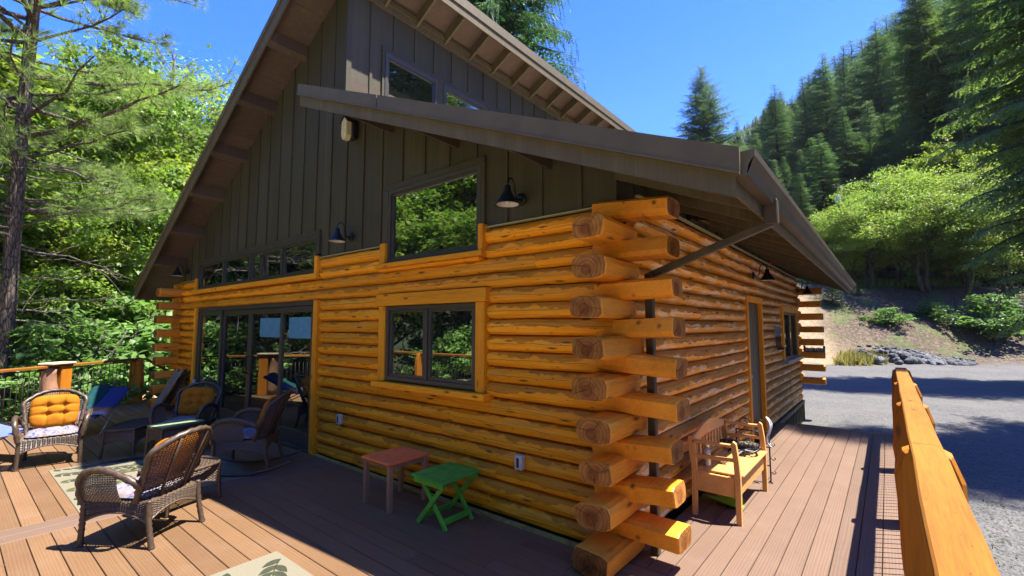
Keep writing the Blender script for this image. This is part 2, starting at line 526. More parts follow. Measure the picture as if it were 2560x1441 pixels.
def glass(name, refl=0.34, tint=(0.012, 0.013, 0.012)):
    """low-e double glazing in front of a dark room: coated mirror-like face"""
    m = N(name)
    gl = m.n('ShaderNodeBsdfGlossy'); gl.inputs['Roughness'].default_value = 0.012
    gl.inputs['Color'].default_value = (0.90, 0.97, 0.90, 1)
    nz = m.noise(m.coord('Object', (1, 1, 1), rnd=5.0), 1.3, 2)
    bp = m.n('ShaderNodeBump'); bp.inputs['Strength'].default_value = 0.03; bp.inputs['Distance'].default_value = 0.02
    m.put(bp.inputs['Height'], nz)
    m.put(gl.inputs['Normal'], bp.outputs[0])
    fr = m.n('ShaderNodeFresnel'); fr.inputs[0].default_value = 1.42
    fac = m.math('MULTIPLY_ADD', fr.outputs[0], 1.0, refl - 0.04)
    df = m.n('ShaderNodeBsdfDiffuse'); df.inputs[0].default_value = (tint[0], tint[1], tint[2], 1)
    mx = m.n('ShaderNodeMixShader')
    m.put(mx.inputs[0], fac); m.put(mx.inputs[1], df.outputs[0]); m.put(mx.inputs[2], gl.outputs[0])
    m.put(m.out.inputs['Surface'], mx.outputs[0])
    return m.mat
M['glass'] = glass('window_glass', 0.42)
M['glass_screen'] = glass('screened_glass', 0.10, (0.014, 0.012, 0.010))
M['blue_panel'] = simple('flat_blue', (0.10, 0.27, 0.40), 0.25)

def leafmat(name, dark, light, trans=0.45, rough=0.45, accent=None, acc=0.9):
    m = N(name)
    r = m.island(0, 1)
    col = m.ramp(r, [(0.0, dark), (0.5, light), (1.0, tuple(min(1, x * 1.35) for x in light))])
    big = m.noise(m.coord('Object', (1, 1, 1), rnd=40.0), 0.55, 3)
    col = m.mix(m.ramp(big, [(0.35, 0.5), (0.65, 0.0)]), col, dark)
    if accent is not None:
        a = m.noise(m.coord('Object', (1, 1, 1), rnd=23.0), 0.8, 2)
        col = m.mix(m.math('MULTIPLY', m.ramp(a, [(0.5, 0.0), (0.66, 1.0)]), acc), col, accent)
    col = m.hsv(col, 0.5, 1.0, m.rand(0.85, 1.15))
    m.set(col, rough, 0, 0.25)
    tr = m.n('ShaderNodeBsdfTranslucent')
    tc = m.mix(1.0, col, (0.95, 1.10, 0.65), 'MULTIPLY')
    m.put(tr.inputs[0], m.hsv(tc, 0.5, 1.0, 1.35))
    mx = m.n('ShaderNodeMixShader')
    mx.inputs[0].default_value = trans
    m.put(mx.inputs[1], m.bsdf.outputs[0]); m.put(mx.inputs[2], tr.outputs[0])
    m.put(m.out.inputs['Surface'], mx.outputs[0])
    return m.mat
M['maple'] = leafmat('maple_leaves', (0.065, 0.115, 0.02), (0.155, 0.245, 0.045), accent=(0.27, 0.30, 0.05), acc=0.6)
M['maple_y'] = leafmat('yellowish_maple_leaves', (0.10, 0.15, 0.022), (0.23, 0.30, 0.045), accent=(0.36, 0.35, 0.05), acc=0.6)  # lighter, yellower leaves of the second maple
M['shade_leaf'] = leafmat('understory_leaves', (0.06, 0.12, 0.03), (0.15, 0.25, 0.07), 0.4)
M['oak'] = leafmat('oak_leaves', (0.12, 0.16, 0.03), (0.19, 0.265, 0.05), accent=(0.29, 0.29, 0.05), acc=0.45)
M['fir'] = leafmat('fir_needles', (0.040, 0.078, 0.038), (0.105, 0.160, 0.072), 0.36, 0.6)
M['fir_blue'] = leafmat('bluish_fir_needles', (0.055, 0.092, 0.055), (0.130, 0.180, 0.100), 0.34, 0.6)
M['fir_near'] = leafmat('near_fir_needles', (0.05, 0.085, 0.026), (0.14, 0.19, 0.05), 0.45, 0.6)
M['far_fir'] = simple('far_fir_needles', (0.022, 0.050, 0.030), 0.8, 0, .4, .05)
M['pine'] = leafmat('pine_needles', (0.11, 0.165, 0.05), (0.26, 0.34, 0.11), 0.4, 0.5)
M['weep'] = leafmat('weeping_fir_needles', (0.03, 0.08, 0.035), (0.085, 0.155, 0.065), 0.25, 0.5)
M['drygrass'] = leafmat('dry_grass_blades', (0.20, 0.17, 0.05), (0.36, 0.29, 0.09), 0.3)
M['weed'] = leafmat('green_weeds', (0.06, 0.10, 0.02), (0.12, 0.17, 0.04), 0.3)

def bark(name, a, b, sc=1.0):
    m = N(name)
    v = m.coord('Object', (7 * sc, 7 * sc, 1.6 * sc), rnd=13.0)
    d = m.voro(v, 2.2, 'DISTANCE_TO_EDGE')
    n_ = m.noise(v, 4, 6, 0.65)
    col = m.mix(m.ramp(n_, [(0.3, 0.0), (0.7, 1.0)]), a, b)
    col = m.mix(m.ramp(d, [(0.02, 0.9), (0.16, 0.0)]), col, tuple(x * 0.25 for x in a))
    m.set(col, 0.9, 0, 0.15)
    m.bump(m.math('ADD', m.math('MULTIPLY', d, 2.0), n_), 0.9, 0.03)
    return m.mat
M['bark_pine'] = bark('pine_bark', (0.10, 0.075, 0.062), (0.19, 0.155, 0.135), 1.4)
M['bark'] = bark('grey_bark', (0.085, 0.072, 0.06), (0.16, 0.14, 0.12), 1.8)
M['bark_dead'] = bark('pale_dead_branch', (0.25, 0.225, 0.18), (0.38, 0.35, 0.28), 3)
# ------------------------------------------------------------------ ground
def sstep(a, b, x):
    t = min(1.0, max(0.0, (x - a) / (b - a)))
    return t * t * (3 - 2 * t)

def bank_d(x, y):
    return (x + 1.3) * -0.631 + (y - 27.5) * 0.776, (x + 1.3) * 0.776 + (y - 27.5) * 0.631

def terrain(x, y, nz=True):
    d, t = bank_d(x, y)
    z = -0.42
    b = 5.3 * sstep(0, 11, d) * (0.55 + 0.45 * sstep(-8, 6, t))
    z += b
    if d > 17:
        z += (min(d, 125) - 17) * (0.12 + 0.36 * sstep(-40, 35, t))
    if x < -12.2 and d < 25:
        q = -12.2 - x
        z -= 0.22 * min(q, 11) * (1 - sstep(0, 25, d))
        if q > 16: z += (q - 16) * 0.30
    if y < -12:
        q = -12 - y
        z -= 0.10 * min(q, 8)
        if q > 12: z += (q - 12) * 0.25
    if x > 9:
        z += (x - 9) * 0.22 * sstep(9, 16, x)
    if nz:
        rough = sstep(-1, 4, d) + sstep(12, 15, -x) + sstep(12, 15, -y) + sstep(9, 13, x)
        if rough > 0:
            z += min(1, rough) * 0.55 * mnoise.fractal(Vector((x * 0.22, y * 0.22, 3.1)), 1.0, 2.0, 4)
        z += 0.03 * mnoise.noise(Vector((x * 0.5, y * 0.5, 0)))
    return z

def build_ground():
    na, radii = 220, [0.0] + [1.2 * (1.062 ** k) for k in range(98)]
    vs, fs = [], []
    cx, cy = 0.0, 6.0
    att = []
    for r in radii:
        for k in range(na):
            a = 2 * pi * k / na
            x, y = cx + r * cos(a), cy + r * sin(a)
            vs.append((x, y, terrain(x, y)))
            d, t = bank_d(x, y)
            g = 1 - max(sstep(-0.7, 0.8, d + 0.8 * mnoise.noise(Vector((x * .4, y * .4, 9)))), sstep(11.5, 13, -x), sstep(11, 13, -y), sstep(9, 11, x))
            dry = sstep(-0.5, 1, d) * (1 - sstep(9, 14, d)) * (1 - sstep(1.0, 4.5, t - 0.25 * d + 1.5 * mnoise.noise(Vector((x * .5, y * .5, 2)))))
            dry = max(dry, sstep(11, 12.5, d) * (1 - sstep(16, 20, d)) * 0.9)
            att.append((g, dry, max(sstep(19, 26, d), sstep(14, 18, -x), sstep(12.5, 15, -y)), sstep(4.2, 5.0, -y) * (1 - sstep(11, 13, -y)) * (1 - sstep(15, 18, abs(x + 4)))))  # alpha: mask of the added pale clearing
    for i in range(len(radii) - 1):
        for k in range(na):
            fs.append((i * na + k, i * na + (k + 1) % na, (i + 1) * na + (k + 1) % na, (i + 1) * na + k))
    me = bpy.data.meshes.new('ground')
    me.from_pydata(vs, [], fs)
    ca = me.attributes.new('cover', 'FLOAT_COLOR', 'POINT')
    ca.data.foreach_set('color', [c for q in att for c in q])
    m = N('ground_cover')
    at_ = m.n('ShaderNodeAttribute', attribute_name='cover')
    sp = m.n('ShaderNodeSeparateColor'); m.put(sp.inputs[0], at_.outputs[0])
    v = m.coord('Object')
    # gravel: crushed grey stone of several sizes
    g1 = m.n('ShaderNodeTexVoronoi'); m.put(g1.inputs['Vector'], v); g1.inputs['Scale'].default_value = 30
    g2 = m.n('ShaderNodeTexVoronoi'); m.put(g2.inputs['Vector'], v); g2.inputs['Scale'].default_value = 13
    stone = m.ramp(m.mix(0.5, g1.outputs[1], g2.outputs[1]), [(0.15, 0.045), (0.5, 0.115), (0.85, 0.24)])
    stone = m.mix(m.ramp(g1.outputs[0], [(0.0, 0.0), (0.55, 0.75)]), stone, (0.06, 0.06, 0.065))
    stone = m.mix(0.35, stone, (0.112, 0.107, 0.10))
    patch = m.noise(v, 0.7, 5, 0.65)
    stone = m.mix(m.ramp(patch, [(0.42, 0.0), (0.7, 0.55)]), stone, (0.14, 0.13, 0.115))
    weed = m.noise(v, 2.1, 5, 0.75)
    stone = m.mix(m.ramp(weed, [(0.66, 0.0), (0.78, 0.5)]), stone, (0.12, 0.13, 0.05))
    # forest floor: brown litter with bits of pale duff
    f1 = m.noise(v, 5, 8, 0.7)
    f2 = m.voro(v, 9)
    floor_ = m.ramp(f1, [(0.3, (0.024, 0.017, 0.012)), (0.5, (0.055, 0.038, 0.026)), (0.72, (0.155, 0.112, 0.08))])
    floor_ = m.mix(m.ramp(f2, [(0.1, 0.3), (0.5, 0.0)]), floor_, (0.36, 0.30, 0.24))
    f3 = m.voro(v, 2.6)
    floor_ = m.mix(m.ramp(f3, [(0.08, 0.55), (0.3, 0.0)]), floor_, (0.20, 0.16, 0.12))
    f4 = m.noise(v, 1.1, 4, .7)
    floor_ = m.mix(m.ramp(f4, [(0.45, 0.0), (0.65, 0.6)]), floor_, (0.035, 0.026, 0.018))
    grn = m.noise(v, 0.55, 5, 0.7)
    floor_ = m.mix(m.ramp(grn, [(0.5, 0.0), (0.62, 0.7)]), floor_, m.ramp(f1, [(0.3, (0.03, 0.05, 0.012)), (0.7, (0.10, 0.13, 0.035))]))
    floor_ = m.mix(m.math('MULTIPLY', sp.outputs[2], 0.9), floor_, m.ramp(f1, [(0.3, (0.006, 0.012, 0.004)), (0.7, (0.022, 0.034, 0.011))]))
    dryc = m.ramp(f1, [(0.3, (0.14, 0.10, 0.06)), (0.55, (0.24, 0.18, 0.11)), (0.75, (0.31, 0.25, 0.16))])
    dm = m.math('MULTIPLY', sp.outputs[1], 1.0)
    col = m.mix(dm, floor_, dryc)
    col = m.mix(sp.outputs[0], col, stone)
    pale = m.mix(m.ramp(f1, [(0.3, 0.0), (0.7, 1.0)]), (0.46, 0.40, 0.32), (0.60, 0.54, 0.44))  # unseen pale clearing added before the deck to bounce light onto the front wall
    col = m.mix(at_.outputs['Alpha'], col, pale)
    m.set(col, 0.9, 0, 0.2)
    hb = m.mix(sp.outputs[0], f1, m.mix(0.5, g1.outputs[0], g2.outputs[0]))
    m.bump(hb, 0.8, 0.05)
    me.materials.append(m.mat)
    me.polygons.foreach_set('use_smooth', [True] * len(fs))
    o = link('ground', me)
    tag(o, 'grey gravel yard running up to a brown leaf-littered bank', kind='structure')
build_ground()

# ------------------------------------------------------------------ deck
DECK = thing('deck', 'reddish brown composite board deck round the front of the log cabin', None, kind='structure')
_bcache = {}
def deck_board(x0, x1, y0, y1, mat):
    b = MB()
    b.bbox(x0, x1, y0, y1, -0.026, 0.0, 0.003)
    b.build('deck_board', M[mat], DECK, fix=False)
def left_edge(y):
    return -10.75 - 0.83 * (y + 1.84)
P_ = 0.145
DF = -4.42                               # front edge of the deck
k = 0
y1 = -0.008
while y1 - P_ > DF - 0.06:
    y0 = y1 - P_ + 0.006
    deck_board(left_edge((y0 + y1) / 2), -4.262, y0, y1, 'deck_x')
    # staggered butt joints keep board lengths real
    j = -1.2 + 1.5 * ((k * 7) % 3) / 3
    deck_board(-3.908, j, y0, y1, 'deck_x')
    deck_board(j + 0.004, 1.985, y0, y1, 'deck_x')
    y1 -= P_
    k += 1
for r_ in range(5):
    deck_board(-12.25 - 0.1 * r_, -10.72, 0.0 + r_ * P_, 0.0 + (r_ + 1) * P_ - 0.006, 'deck_x')
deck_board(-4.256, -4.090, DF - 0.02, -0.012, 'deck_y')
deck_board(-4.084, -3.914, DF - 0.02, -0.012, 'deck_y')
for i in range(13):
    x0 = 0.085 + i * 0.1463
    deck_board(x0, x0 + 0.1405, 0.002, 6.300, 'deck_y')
deck_board(0.30, 1.987, 6.306, 6.450, 'deck_x')
b = MB()
b.box(-3.9, 1.97, DF, -0.02, -0.26, -0.034)
b.box(0.09, 1.97, 0.0, 6.43, -0.26, -0.0341)
b.prism([(-8.7, DF), (-3.91, DF), (-3.91, -0.021), (-12.2, -0.021)], 'z', -0.261, -0.0342)
b.box(-12.3, -10.72, -0.02, 0.7, -0.262, -0.0343)
b.build('deck_frame', simple('dark_deck_joists', (0.05, 0.036, 0.028), 0.85), DECK)
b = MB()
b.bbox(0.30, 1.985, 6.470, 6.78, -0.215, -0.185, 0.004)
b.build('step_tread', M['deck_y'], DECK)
b = MB(); b.box(0.32, 1.96, 6.49, 6.75, -0.44, -0.216); b.build('step_riser', simple('grey_step_riser', (0.10, 0.105, 0.115), 0.7), DECK)

# ------------------------------------------------------------------ log cabin
CABIN = thing('log_cabin', 'log cabin with orange stained log walls, olive board siding and brown clerestory roof', 'cabin')
HR = 0.1485                              # height of a log course
Z0 = 0.018
def log_piece(a0, a1, row, axis='x', base=0.0, h=HR, mat='log_x', zc=None, depth=1.0):
    """hewn half log: flat drawknife facets whose ridges wander along the length"""
    rnd = random.Random((row * 131 + int(a0 * 100)) & 0xffff)
    zc = Z0 + (row + 0.5) * HR if zc is None else zc
    n = max(3, int((a1 - a0) / 0.15))
    cut = [a0 + (a1 - a0) * i / n for i in range(n + 1)]
    ph = [rnd.uniform(0, 50) for _ in range(6)]
    prof0 = [(-0.065, -0.50), (-0.030, -0.47), (0.008, -0.33), (0.026, -0.06), (0.016, 0.24), (-0.012, 0.42), (-0.065, 0.50)]
    rows = []
    uvs = []
    qn = [(q + 0.5) for _, q in prof0]
    for i, s in enumerate(cut):
        sag = 0.008 * mnoise.noise(Vector((s * 0.6, ph[0], 0)))
        ring = []
        for j, (o, q) in enumerate(prof0):
            wq = 0.0
            wo = 0.0
            if 0 < j < 6:
                wq = (0.11 if j == 4 else 0.07 if j == 3 else 0.035) * (mnoise.noise(Vector((s * 3.1, ph[1] + j * 7, 0))) + 0.6 * rnd.uniform(-1, 1) * 0.6)
                wo = 0.007 * mnoise.noise(Vector((s * 2.3, ph[2] + j * 5, 0))) + 0.003 * rnd.uniform(-1, 1)
            end = 0.012 if (i in (0, n) and 0 < j < 6) else 0.0
            oo = base + (o * depth + wo - end)
            zz = zc + (q + wq) * h + sag
            ring.append((s, -oo, zz) if axis == 'x' else (oo, s, zz))
        rows.append(ring)
    b = MB()
    m_ = len(prof0)
    b.add([p for r in rows for p in r], [(i * m_ + j, (i + 1) * m_ + j, (i + 1) * m_ + j + 1, i * m_ + j + 1) for i in range(n) for j in range(m_ - 1)])
    b.add(rows[0], [tuple(range(m_))]); b.add(rows[-1], [tuple(range(m_))[::-1]])
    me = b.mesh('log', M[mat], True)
    uvv = [(s, qn[j]) for s in cut for j in range(m_)] + [(cut[0], qn[j]) for j in range(m_)] + [(cut[-1], qn[j]) for j in range(m_)]
    ul = me.uv_layers.new(name='log')
    li = [0] * len(me.loops); me.loops.foreach_get('vertex_index', li)
    ul.data.foreach_set('uv', [c for k_ in li for c in uvv[k_]])
    return link('log', me, CABIN)

def split(a0, a1, row, joints, **kw):
    pts = [a0] + [j for j in joints if a0 + 0.3 < j < a1 - 0.3] + [a1]
    for p, q in zip(pts[:-1], pts[1:]):
        log_piece(p + 0.002, q - 0.002, row, **kw)

FRONT_JOINTS = {0: [-3.55], 1: [-2.7], 2: [-2.9, -1.2], 3: [-2.45], 4: [-1.95], 5: [-3.2], 6: [-3.4], 14: [-8.3, -3.1], 15: [-5.6, -0.75], 16: [-9.9], 17: []}
XL, XR = -10.55, 0.0
for r in range(18):
    jn = FRONT_JOINTS.get(r, [])
    right_end = 0.0
    if r < 14:
        split(XL, -9.43, r, [])
        if 7 <= r <= 13:
            split(-4.46, -3.03, r, jn); split(-1.32, right_end, r, jn)
        else:
            split(-4.46, right_end, r, jn)
    elif r < 16:
        split(XL, right_end, r, [-4.5] + jn if r == 15 else jn)
    else:
        split(XL, -9.50, r, jn); split(-4.49, -3.03, r, jn); split(-1.37, right_end, r, jn)
# right-hand wall, one more course than the front
DOOR_Y, WIN_Y = (4.26, 5.16), (7.12, 9.02)
YB = 9.55
SJ = {1: [2.7], 3: [1.7, 6.3], 5: [3.3], 6: [6.2], 8: [2.2], 9: [6.0], 11: [3.4], 12: [2.05], 14: [3.2], 15: [3.3, 5.2], 16: [3.75], 17: [2.9, 6.4], 18: [5.3]}
for r in range(19):
    jn = SJ.get(r, [])
    kw = dict(axis='y', base=0.035, mat='log_y', depth=1.15)
    if r < 14:
        split(0.02, DOOR_Y[0], r, jn, **kw)
        if 7 <= r <= 13:
            split(DOOR_Y[1], WIN_Y[0], r, jn, **kw); split(WIN_Y[1], YB, r, jn, **kw)
        else:
            split(DOOR_Y[1], YB, r, jn, **kw)
    else:
        split(0.02 if r < 17 else 0.35, YB, r, jn, **kw)

# projecting round log ends at the corners; each mesh has its sawn face at the local origin
def log_end_mesh(seed, L=0.62, hk=1.0, wk=1.0):
    rnd = random.Random(seed)
    wd, ht = rnd.uniform(0.138, 0.156) * wk, rnd.uniform(0.086, 0.098) * hk
    n = 12
    ring0 = []
    for k in range(n):
        a = 2 * pi * k / n + 0.13
        c, s_ = cos(a), sin(a)
        e = 0.55                                  # squarish hewn section
        x = wd * math.copysign(abs(c) ** e, c)
        z = ht * math.copysign(abs(s_) ** e, s_)
        if rnd.random() < 0.45: x *= rnd.uniform(.88, .97); z *= rnd.uniform(.9, .98)
        z = max(-ht * .93, min(ht * .93, z))
        ring0.append((x, z))
    b = MB()
    segs = [0.0, 0.012, 0.10, 0.2, 0.31, 0.42, L]
    vs = []
    for i, y in enumerate(segs):
        k_ = 0.94 if i == 0 else 1.0
        for j, (x, z) in enumerate(ring0):
            w_ = 1 + (0.05 * mnoise.noise(Vector((y * 5, j * 3.3, seed))) if i > 1 else 0)
            vs.append((x * k_ * w_, y, z * k_ * w_))
    fs = [(i * n + k, i * n + (k + 1) % n, (i + 1) * n + (k + 1) % n, (i + 1) * n + k) for i in range(len(segs) - 1) for k in range(n)]
    b.add(vs, fs, 0)
    b.add(vs[:n], [tuple(range(n))], 1)
    return b.mesh('log_end', [M['log_end_y'], M['end'] if seed % 3 else M['end2']])
ENDS = [log_end_mesh(s_) for s_ in range(1, 7)]
ENDSX = []
for s_ in range(11, 17):
    c_ = log_end_mesh(s_, 0.62, 0.88, 0.92); c_.materials[0] = M['log_end_x']; ENDSX.append(c_)
rr = random.Random(3)
for r in range(18):
    zc = Z0 + (r + 0.5) * HR
    if r % 2 == 1:   # front-wall logs run out past the corner towards +x
        link('log_end', ENDSX[rr.randrange(6)], CABIN, (0.465 + 0.011 * zc + rr.uniform(-.028, .022), 0.085 + rr.uniform(-.02, .015), zc), (rr.uniform(-.10, .10), 0, R(90) + rr.uniform(-.03, .03)))
        link('log_end', ENDSX[rr.randrange(6)], CABIN, (-10.93 + rr.uniform(-.03, .02), 0.085, zc), (0, 0, R(-90)))
    else:            # side-wall logs run out towards the viewer
        link('log_end', ENDS[rr.randrange(6)], CABIN, (-0.018 + rr.uniform(-.022, .022), -0.335 + rr.uniform(-.06, .045), zc), (0, rr.uniform(-.12, .12), rr.uniform(-.04, .04)))
        link('log_end', ENDS[rr.randrange(6)], CABIN, (-10.55, -0.42 + rr.uniform(-.02, .02), zc))
    if r > 1:
        if r % 2 == 0:
            link('log_end', ENDSX[rr.randrange(6)], CABIN, (0.50 + rr.uniform(-.02, .02), YB + 0.02, zc + 0.08), (0, 0, R(90)))
        else:
            link('log_end', ENDS[rr.randrange(6)], CABIN, (-0.08, YB + 0.22, zc), (0, 0, R(180)))

# wall bodies behind the logs and siding
b = MB()
b.box(-10.5, -0.07, 0.066, 9.5, -0.5, 2.72)
b.prism([(-10.5, 2.70), (-0.06, 2.70), (-0.06, 3.05), (-3.98, 4.68), (-4.05, 6.6), (-10.5, 3.10)], 'y', 0.06, 9.5)
b.build('wall_core', simple('dark_wall_core', (0.06, 0.04, 0.025), 0.8), CABIN)
# yellow sill strip under the lowest front course, pale flashing over the logs
b = MB()
b.beam((-4.45, -0.035, 0.004), (0.02, -0.035, 0.004), 0.05, 0.028)
b.build('sill_strip', simple('weathered_yellow_sill', (0.30, 0.23, 0.06), 0.7, 0, 0.4, 20), CABIN)
for xa, xb in ((-10.55, -9.50), (-4.49, -3.03), (-1.36, 0.12)):
    b = MB(); b.box(xa, xb, -0.022, 0.03, 2.694, 2.702); b.build('flashing', M['flash'], CABIN)
b = MB(); b.box(0.03, 0.085, 0.35, YB, Z0 + 19 * HR + 0.001, Z0 + 19 * HR + 0.010); b.build('flashing', M['flash'], CABIN)

# roof planes
SU, SLOW = 0.545, 0.415
def zu(x): return 6.81 + SU * (x + 4.0)          # top of the upper roof
def zl(x): return 4.848 - SLOW * (x + 4.09)      # top of the lower roof
OV = -0.55
YE = YB + 0.42
# ---- board and batten siding
def board(pts, axis, plane, t=0.02, name='siding_board'):
    b = MB()
    if axis == 'y': b.prism(pts, 'y', plane, plane + t)
    else: b.prism(pts, 'x', plane - t, plane)
    b.build(name, M['siding'], CABIN)
def top_front(x): return (zu(x) - 0.12) if x < -4.0 else (zl(x) - 0.12)
CUTS = [(-9.47, -4.53, 3.10), (-3.02, -1.40, 3.43)]
def bottom_front(x):
    for a, c, zt in CUTS:
        if a < x < c: return zt
    return 2.7025
BX = [-3.92 + 0.4034 * k for k in range(-17, 11)]
edges = sorted(set([-10.56] + [x for x in BX if -10.5 < x < 0.05] + [-4.0] + [c for q in CUTS for c in q[:2]] + [0.05]))
for a, c in zip(edges[:-1], edges[1:]):
    if c - a < 0.02: continue
    zb = bottom_front((a + c) / 2)
    e = 1e-4
    za, zc2 = top_front(a + e), top_front(c - e)
    if min(za, zc2) - zb > 0.02:
        board([(a + .0005, zb), (c - .0005, zb), (c - .0005, zc2), (a + .0005, za)], 'y', 0.022)
for x in BX:
    if x < -10.5 or x > 0.04: continue
    zb = bottom_front(x)
    za, zc2 = top_front(x - .022), top_front(x + .022)
    if min(za, zc2) - zb > 0.04:
        board([(x - .022, zb + .001), (x + .022, zb + .001), (x + .022, zc2 - .002), (x - .022, za - .002)], 'y', 0.003, 0.018, 'batten')
# clerestory wall
CY = [0.395 + 0.4055 * k for k in range(-1, 23)]
WINC = [(0.68, 1.61), (1.85, 2.76), (3.02, 3.93)]
ce = sorted(set([0.0] + [y for y in CY if 0.05 < y < 9.4] + [0.58, 4.02] + [9.5]))
for a, c in zip(ce[:-1], ce[1:]):
    if c - a < 0.02: continue
    zb = 5.93 if 0.58 < (a + c) / 2 < 4.02 else 4.70
    board([(a + .0005, zb), (c - .0005, zb), (c - .0005, 6.72), (a + .0005, 6.72)], 'x', -4.0)
    if zb > 5: board([(a + .0005, 4.70), (c - .0005, 4.70), (c - .0005, 4.92), (a + .0005, 4.92)], 'x', -4.0)
for y in CY:
    if not 0.05 < y < 9.4: continue
    zb = 5.931 if 0.58 < y < 4.02 else 4.75
    board([(y - .022, zb), (y + .022, zb), (y + .022, 6.52), (y - .022, 6.52)], 'x', -3.981, 0.018, 'batten')
b = MB(); b.box(-3.998, -3.972, 0.02, 9.4, 6.50, 6.60); b.build('frieze_board', M['fascia'], CABIN)
b = MB(); b.box(-4.012, -3.975, -0.002, 0.075, 4.74, 6.66); b.build('corner_board', M['siding'], CABIN)
# strip of siding above the right-hand logs
zt = Z0 + 19 * HR + 0.012
ey = [0.0] + [0.35 + 0.4055 * k for k in range(0, 23) if 0.35 + 0.4055 * k < YB] + [YB]
for a, c in zip(ey[:-1], ey[1:]):
    if c - a < 0.02: continue
    z_ = zt if a > 0.2 else 2.70
    board([(a + .0005, z_), (c - .0005, z_), (c - .0005, 3.04), (a + .0005, 3.04)], 'x', 0.05)
    if a > 0.1: board([(a - .022, zt + .001), (a + .022, zt + .001), (a + .022, 3.03), (a - .022, 3.03)], 'x', 0.069, 0.018, 'batten')
# skirting boards below the logs at the far end of the side wall
b = MB(); b.box(0.02, 0.045, 4.9, YB, -0.55, 0.02); b.build('skirt_wall', M['siding'], CABIN)
for k in range(24):
    y = 5.0 + 0.195 * k
    b = MB(); b.box(0.046, 0.068, y, y + 0.05, -0.55, 0.0); b.build('skirt_batten', M['siding'], CABIN)
b = MB(); b.box(0.046, 0.075, 4.9, YB, -0.06, 0.012); b.build('skirt_rail', M['siding'], CABIN)

# ---- roofs
def slab(name, xa, xb, zf, t0, t1, ya, yb, mat):
    b = MB()
    b.prism([(xa, zf(xa) - t0), (xb, zf(xb) - t0), (xb, zf(xb) - t1), (xa, zf(xa) - t1)], 'y', ya, yb)
    return b.build(name, M[mat], CABIN)
XA, XE = -11.72, -3.50
slab('roof_covering', XA - .02, XE + .02, zu, 0.0, 0.03, OV - .02, YE, 'roof_top')
n = 14
for i in range(n):                                # soffit panels between the lookouts, joints slightly apart
    xa = XA + (XE - XA) * i / n; xb = XA + (XE - XA) * (i + 1) / n
    slab('soffit_panel', xa + .002, xb - .002, zu, 0.032, 0.095, OV + .005, YE - .02, 'soffit')
slab('fascia', XA, XE, zu, 0.06, 0.27, OV - .022, OV, 'fascia')
slab('drip_edge', XA - .02, XE + .02, zu, -0.012, 0.075, OV - .042, OV - .024, 'metal_brown')
b = MB(); b.prism([(XA - .025, zu(XA) - .02), (XA, zu(XA) - .01), (XA, zu(XA) - .26), (XA - .025, zu(XA) - .26)], 'y', OV - .02, YE); b.build('eave_fascia', M['fascia'], CABIN)
b = MB(); b.box(XE, XE + .022, OV - .02, YE, zu(XE) - .27, zu(XE) - .04); b.build('eave_fascia', M['fascia'], CABIN)
b = MB(); b.prism([(XE + .023, zu(XE) - .13), (XE + .041, zu(XE) - .13), (XE + .041, zu(XE) + .03), (XE + .023, zu(XE) + .03)], 'y', OV - .03, YE); b.build('drip_edge', M['metal_brown'], CABIN)
for x in (-4.15, -5.18, -6.22, -7.30, -8.30, -9.37, -10.42):
    slab('lookout', x - .045, x + .045, zu, 0.097, 0.285, OV + .004, 0.03, 'soffit')
for k in range(16):
    y = 0.0 + 0.605 * k
    slab('rafter', -3.995, XE - .004, zu, 0.097, 0.285, y - .02, y + .02, 'fascia')
b = MB(); b.box(-3.97, -3.94, 0.05, 9.4, 6.60, 6.68); b.build('frieze_board', M['fascia'], CABIN)
# lower roof
XT, XB = -4.09, 1.03
def slab2(*a): return slab(*a)
slab('roof_covering', XT, XB + .03, zl, 0.0, 0.03, OV - .02, 0.0, 'roof_top')
slab('roof_covering', -3.97, XB + .03, zl, 0.0, 0.03, 0.001, YE, 'roof_top')
n = 9
for i in range(n):
    xa = XT + (XB - XT) * i / n; xb = XT + (XB - XT) * (i + 1) / n
    slab('soffit_panel', xa + .002, xb - .002, zl, 0.032, 0.09, OV + .005, 0.02, 'soffit')
slab('soffit_panel', -0.05, XB - .002, zl, 0.032, 0.09, 0.021, YE - .02, 'soffit')
slab('fascia', XT, XB + .02, zl, 0.12, 0.27, OV - .022, OV, 'fascia')
slab('drip_edge', XT - .012, -2.35, zl, -0.015, 0.125, OV - .052, OV - .024, 'metal_brown')
slab('drip_edge', -2.34, XB + .05, zl, -0.015, 0.125, OV - .050, OV - .024, 'metal_brown')
slab('drip_hem', XT - .012, XB + .05, zl, 0.126, 0.140, OV - .062, OV - .020, 'metal_brown')
for x in (-2.95, -1.80, -0.62):
    slab('lookout', x - .045, x + .045, zl, 0.092, 0.27, OV + .004, 0.02, 'soffit')
for k in range(17):
    y = 0.02 + 0.605 * k
    if y > YE - 0.05: break
    slab('rafter', 0.04, XB - .024, zl, 0.092, 0.235, y - .02, y + .02, 'fascia')
b = MB(); b.box(XB - .02, XB + .001, OV, YE, zl(XB) - .235, zl(XB) - .034); b.build('eave_fascia', M['fascia'], CABIN)
